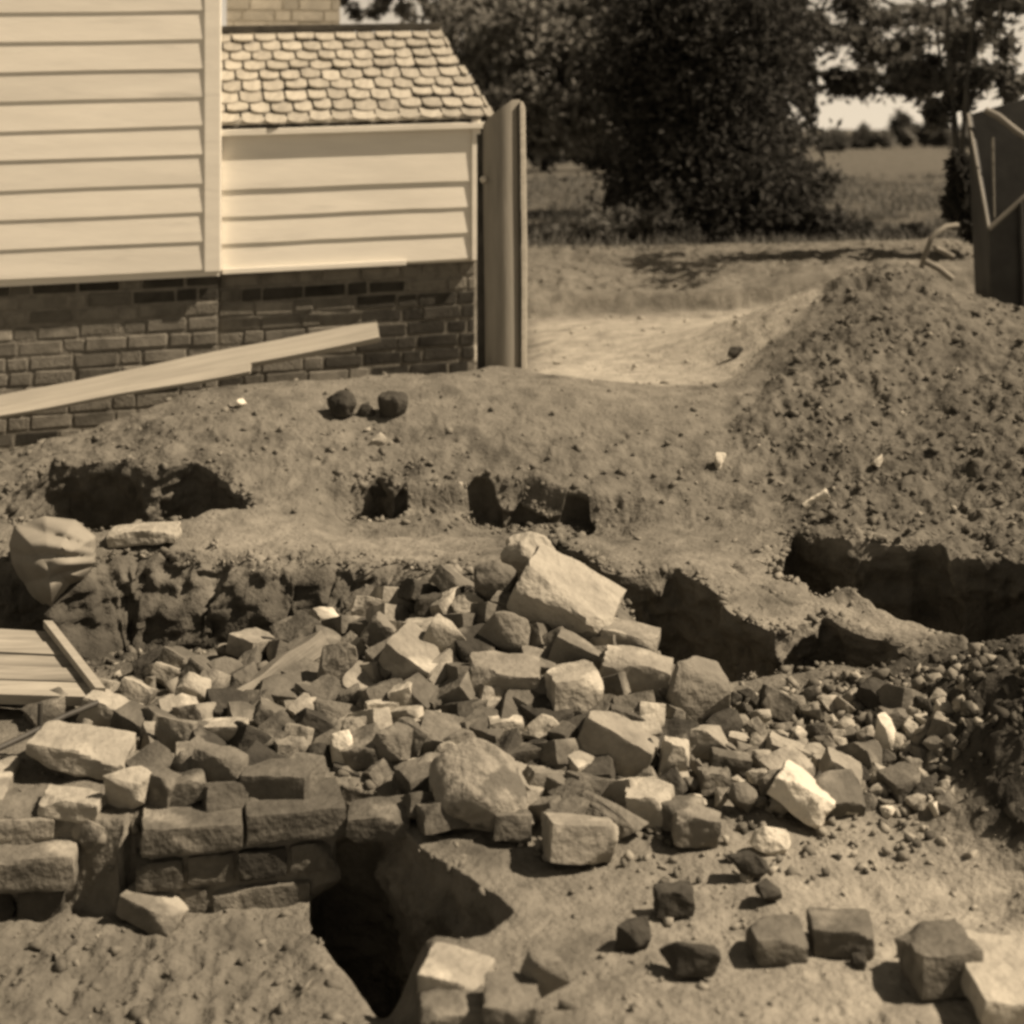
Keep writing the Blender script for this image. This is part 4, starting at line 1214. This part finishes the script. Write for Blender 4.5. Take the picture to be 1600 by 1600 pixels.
tag(rt, 'short pale stick lying under the curved root', 'stick')
rt = tube('stick', [W(1462, 388, 8.5), W(1476, 394, 8.5), W(1490, 402, 8.5)], .016, 'root')
tag(rt, 'stubby pale stick beside the curved root, higher than the other stick', 'stick')

# ------------------------------------------------------------------ trees and shrubs
def leaves(name, clumps, leaf, mat, parent, seed, tone_jit=.5, aspect=1.6):
    """clumps: (cx,cy,cz,rx,ry,rz,n); leaf-sized faces spread through lumpy volumes"""
    rs = np.random.RandomState(seed)
    Ps = []; Ts = []
    for (cx, cy, cz, rx, ry, rz, n) in clumps:
        nsub = max(6, n // 60)
        d = rs.normal(size=(nsub, 3)); d /= np.linalg.norm(d, axis=1)[:, None]
        rad = rs.uniform(.25, 1.0, nsub) ** .6
        sc = d * rad[:, None]
        st = rs.uniform(0, 1, nsub)
        which = rs.randint(0, nsub, n)
        q = sc[which] + rs.normal(size=(n, 3)) * rs.uniform(.07, .24, nsub)[which][:, None]
        Ps.append(q * np.array([rx, ry, rz]) + np.array([cx, cy, cz]))
        Ts.append(np.clip(st[which] * .6 + rs.uniform(0, .4, n), 0, 1))
    P = np.concatenate(Ps); T = np.concatenate(Ts); n = len(P)
    a = rs.normal(size=(n, 3)); a /= np.linalg.norm(a, axis=1)[:, None]
    b = rs.normal(size=(n, 3)); b -= (a * b).sum(1)[:, None] * a; b /= np.linalg.norm(b, axis=1)[:, None]
    s = leaf * rs.uniform(.55, 1.4, n)[:, None]
    V = np.stack([P - a * s * aspect, P + b * s * .6, P + a * s * aspect, P - b * s * .6], 1).reshape(-1, 3)
    if parent is not None: V = V - np.array(parent.location)
    F = np.arange(n * 4).reshape(n, 4)
    me = mesh_np(name, V, F)
    at = me.attributes.new('tone', 'FLOAT', 'POINT'); at.data.foreach_set('value', np.repeat(T, 4).astype(np.float32))
    return obj_from_mesh(name, me, M[mat], parent)

def limb(pts, r0, r1, parent, name='limb'):
    o = tube(name, pts, r0, 'bark', None, 8, r1)
    o.parent = parent; o.matrix_parent_inverse = Matrix.Translation(parent.location).inverted()
    return o

def tree(name, base, label, cat, trunk_pts, r0, r1, clumps, leaf, mat, seed, limbs=(), group=None):
    o = empty(name, base)
    tag(o, label, cat, group)
    if trunk_pts: limb(trunk_pts, r0, r1, o, 'trunk')
    for pts, a, b in limbs: limb(pts, a, b, o)
    leaves('crown', clumps, leaf, mat, o, seed)
    return o

def cl(px, py, Y, rxp, ryp, n, ry=None):
    p = W(px, py, Y); k = Y / FPX
    return (p.x, p.y, p.z, rxp * k, ry if ry else rxp * k, ryp * k, n)

GZ = .70
# dark evergreen with foliage down to the ground
tree('evergreen_tree', WZ(1110, 402, .70) , 'dense dark evergreen clothed to the ground in the middle background', 'tree',
     [Vector((1.62, 13.2, .3)), Vector((1.66, 13.2, 2.0)), Vector((1.6, 13.3, 4.0)), Vector((1.62, 13.3, 6.0))], .15, .04,
     [cl(1110, 300, 13, 150, 110, 19500), cl(1080, 345, 12.8, 110, 60, 9600), cl(1130, 190, 13.2, 125, 110, 15600), cl(1110, 60, 13.3, 150, 130, 15600), cl(1190, 330, 12.9, 70, 60, 5400),
      cl(1100, -150, 13.4, 150, 150, 3000), cl(1010, 310, 13, 60, 50, 3600), cl(1030, 110, 13.2, 110, 120, 7800)],
     .026, 'leaf_dark', 3)
# broad tree behind roof and post
tb = W(700, 330, 17)
tree('broadleaf_tree', (tb.x, tb.y, .7), 'broad shady tree spreading behind the bulkhead roof and post', 'tree',
     [Vector((tb.x, 17, .5)), Vector((tb.x - .05, 17, 2.2)), Vector((tb.x + .1, 17.1, 4.0)), Vector((tb.x + .3, 17.2, 6.5))], .17, .05,
     [cl(860, 120, 16.5, 130, 90, 5728), cl(790, 40, 16.6, 120, 70, 3273), cl(930, 180, 16.8, 110, 60, 4364), cl(900, 40, 17, 160, 90, 4364), cl(560, 0, 17.3, 50, 45, 682),
      cl(660, -10, 17.4, 60, 40, 572), cl(780, -160, 17, 300, 90, 1550), cl(990, -20, 17, 120, 90, 3000), cl(850, 200, 17.2, 70, 40, 1636), cl(740, 130, 17, 50, 60, 954)],
     .042, 'leaf_hazy', 5,
     limbs=[([Vector((tb.x, 17, 2.2)), Vector((tb.x + .8, 16.8, 3.0)), Vector((tb.x + 1.6, 16.6, 3.2))], .08, .02),
            ([Vector((tb.x, 17, 2.6)), Vector((tb.x - .5, 17.2, 3.4)), Vector((tb.x - 1.0, 17.3, 3.6))], .06, .02)])
# loose-leaved tree with sky showing through, right of the evergreen
tr = W(1290, 330, 15.5)
tree('loose_tree', (tr.x, tr.y, .7), 'loose-leaved tree with sky gaps hanging right of the dark evergreen', 'tree',
     [Vector((tr.x - .55, 15.5, .5)), Vector((tr.x - .5, 15.5, 2.4)), Vector((tr.x - .2, 15.6, 4.2)), Vector((tr.x + .2, 15.6, 6.0))], .09, .03,
     [cl(1245, 50, 15.2, 60, 50, 900), cl(1330, 120, 15.2, 60, 28, 520), cl(1320, 20, 15.4, 80, 36, 700), cl(1420, 120, 15, 60, 36, 700), cl(1470, 20, 15.5, 60, 30, 260),
      cl(1250, 140, 15.2, 30, 60, 520), cl(1300, -150, 15.4, 240, 100, 1500), cl(1220, 190, 15.2, 35, 50, 640), cl(1380, 50, 15.6, 190, 55, 850), cl(1300, 140, 15.8, 110, 30, 220), cl(1480, 90, 15.8, 120, 60, 700), cl(1400, 70, 15.4, 50, 30, 440)],
     .045, 'leaf_mid', 9,
     limbs=[([Vector((tr.x - .4, 15.5, 2.6)), Vector((tr.x + .3, 15.2, 2.5)), Vector((tr.x + .9, 15.1, 2.35))], .04, .012)])
# slender tree by the cart
ts = W(1500, 330, 10.5)
sl_ = [[W(1492, 360, 10.5), W(1496, 250, 10.5), W(1488, 150, 10.5), W(1480, 60, 10.5), W(1484, -60, 10.5)], [W(1506, 360, 10.5), W(1504, 240, 10.4), W(1512, 120, 10.4), W(1524, 0, 10.4), W(1530, -80, 10.4)],
       [W(1500, 300, 10.5), W(1494, 200, 10.6), W(1470, 110, 10.6), W(1462, 20, 10.7)]]
tree('slender_tree', (ts.x, ts.y, .7), 'slender many-stemmed young tree beside the cart at the right', 'tree', sl_[0], .03, .012,
     [cl(1500, 95, 10.5, 60, 50, 620), cl(1560, 40, 10.4, 50, 60, 420), cl(1480, 150, 10.5, 50, 40, 380), cl(1570, 140, 10.4, 40, 40, 300), cl(1440, 120, 10.6, 35, 30, 240), cl(1500, -80, 10.5, 130, 60, 800), cl(1590, -10, 10.4, 60, 50, 320)],
     .034, 'leaf_mid', 13, limbs=[(sl_[1], .026, .01), (sl_[2], .018, .008)])
dk = W(1500, 300, 10.2)
tree('dark_bush', (dk.x, dk.y, .7), 'narrow dark bush at the foot of the slender tree', 'shrub', [W(1500, 370, 10.2), W(1500, 270, 10.2)], .02, .01,
     [cl(1502, 295, 10.2, 22, 50, 1100), cl(1508, 340, 10.2, 28, 30, 700), cl(1490, 320, 10.2, 14, 24, 300)], .03, 'leaf_dark', 17)

# low shrubs on the bank
for i, (px, py, Y, rx, ry, n, mt, lb) in enumerate((
    (880, 385, 12.3, 62, 34, 1500, 'leaf_mid', 'low leafy shrub on the bank right behind the wooden post'),
    (960, 372, 12.0, 50, 44, 1500, 'leaf_mid', 'rounded shrub on the bank between post shrub and dark evergreen'),
    (1030, 370, 11.8, 55, 40, 1500, 'leaf_dark', 'dark low shrub leaning on the left of the evergreen'),
    (1275, 355, 12.4, 45, 32, 900, 'leaf_dark', 'dark scrubby shrub to the right of the evergreen foot'),
    (1270, 280, 13.0, 50, 34, 700, 'leaf_mid', 'thin shrub with arching sprays right of the evergreen'),
    (1345, 370, 12.6, 60, 20, 800, 'leaf_dark', 'low dark growth at the near edge of the field'),
    (1430, 372, 12.2, 50, 20, 700, 'leaf_dark', 'low dark growth left of the curved root'))):
    b = W(px, py + ry, Y)
    tree('shrub', (b.x, b.y, .68), lb, 'shrub', [Vector((b.x, b.y, .6)), Vector((b.x + .02, b.y, .9))], .015, .008, [cl(px, py, Y, rx, ry, n * 2)], .026, mt, 30 + i)

# far tree line
def far_tree(px, base_py, Y, w, h, n, mt, lb, seed, dark=True):
    b = W(px, base_py, Y)
    p = W(px, base_py - h * .55, Y)
    k = Y / FPX
    tree('far_tree', (b.x, b.y, .7), lb, 'tree', [Vector((b.x, b.y, .5)), Vector((b.x, b.y, .7 + h * .6 * k))], .1 * Y / 30, .04 * Y / 30,
         [(p.x, p.y, p.z, w * .5 * k, w * .5 * k, h * .5 * k, n)], .10 * Y / 30, mt, seed, group='trees along the far edge of the field')
for i, (px, bp, Y, w, h, n, mt, lb) in enumerate((
    (850, 272, 33, 80, 100, 1500, 'leaf_dark', 'far dark tree beyond the field seen just right of the post top'),
    (925, 270, 34, 90, 95, 1500, 'leaf_dark', 'far dark tree beyond the field left of the evergreen'),
    (985, 272, 36, 70, 80, 1100, 'leaf_mid', 'far tree half hidden by the left side of the evergreen'),
    (790, 272, 35, 90, 120, 1200, 'leaf_dark', 'far dark tree hidden mostly behind the post'),
    (1300, 236, 62, 60, 30, 500, 'leaf_mid', 'leftmost small far tree on the right skyline'),
    (1360, 232, 70, 50, 34, 450, 'leaf_mid', 'second small far tree from the left on the right skyline'),
    (1415, 230, 75, 44, 50, 450, 'leaf_mid', 'third small far tree from the left on the right skyline'),
    (1462, 230, 75, 44, 46, 450, 'leaf_mid', 'fourth small far tree from the left on the right skyline'),
    (1520, 230, 72, 60, 44, 450, 'leaf_mid', 'rightmost small far tree behind the slender tree'))):
    far_tree(px, bp, Y, w, h, n, mt, lb, 60 + i)

# rough grass along the field edge
def grass():
    rs = np.random.RandomState(4)
    n = 30000
    y = np.exp(rs.uniform(math.log(11.2), math.log(30), n)); x = rs.uniform(-.05, .42, n) * y
    dens = (vnoise(x * 1.3, y * 1.3, 9) > .35)
    x, y = x[dens], y[dens]; n = len(x)
    h = rs.uniform(.02, .10, n) * (.5 + 1.2 * vnoise(x * 2.1, y * 2.1, 19)) ; w = rs.uniform(.004, .009, n) * (y / 11)
    a = rs.uniform(0, 6.28, n); dx = np.cos(a) * w; dy = np.sin(a) * w
    lx = rs.normal(0, .04, n); ly_ = rs.normal(0, .04, n)
    z = height(x, y)
    V = np.stack([np.stack([x - dx, y - dy, z - .01], -1), np.stack([x + dx, y + dy, z - .01], -1), np.stack([x + lx, y + ly_, z + h], -1)], 1).reshape(-1, 3)
    me = mesh_np('grass', V, np.arange(n * 3).reshape(n, 3))
    t = np.repeat(rs.uniform(0, 1, n), 3)
    at = me.attributes.new('tone', 'FLOAT', 'POINT'); at.data.foreach_set('value', t.astype(np.float32))
    tag(obj_from_mesh('grass', me, M['grass']), 'rough grass along the bank and the field', 'grass', kind='stuff')
grass()
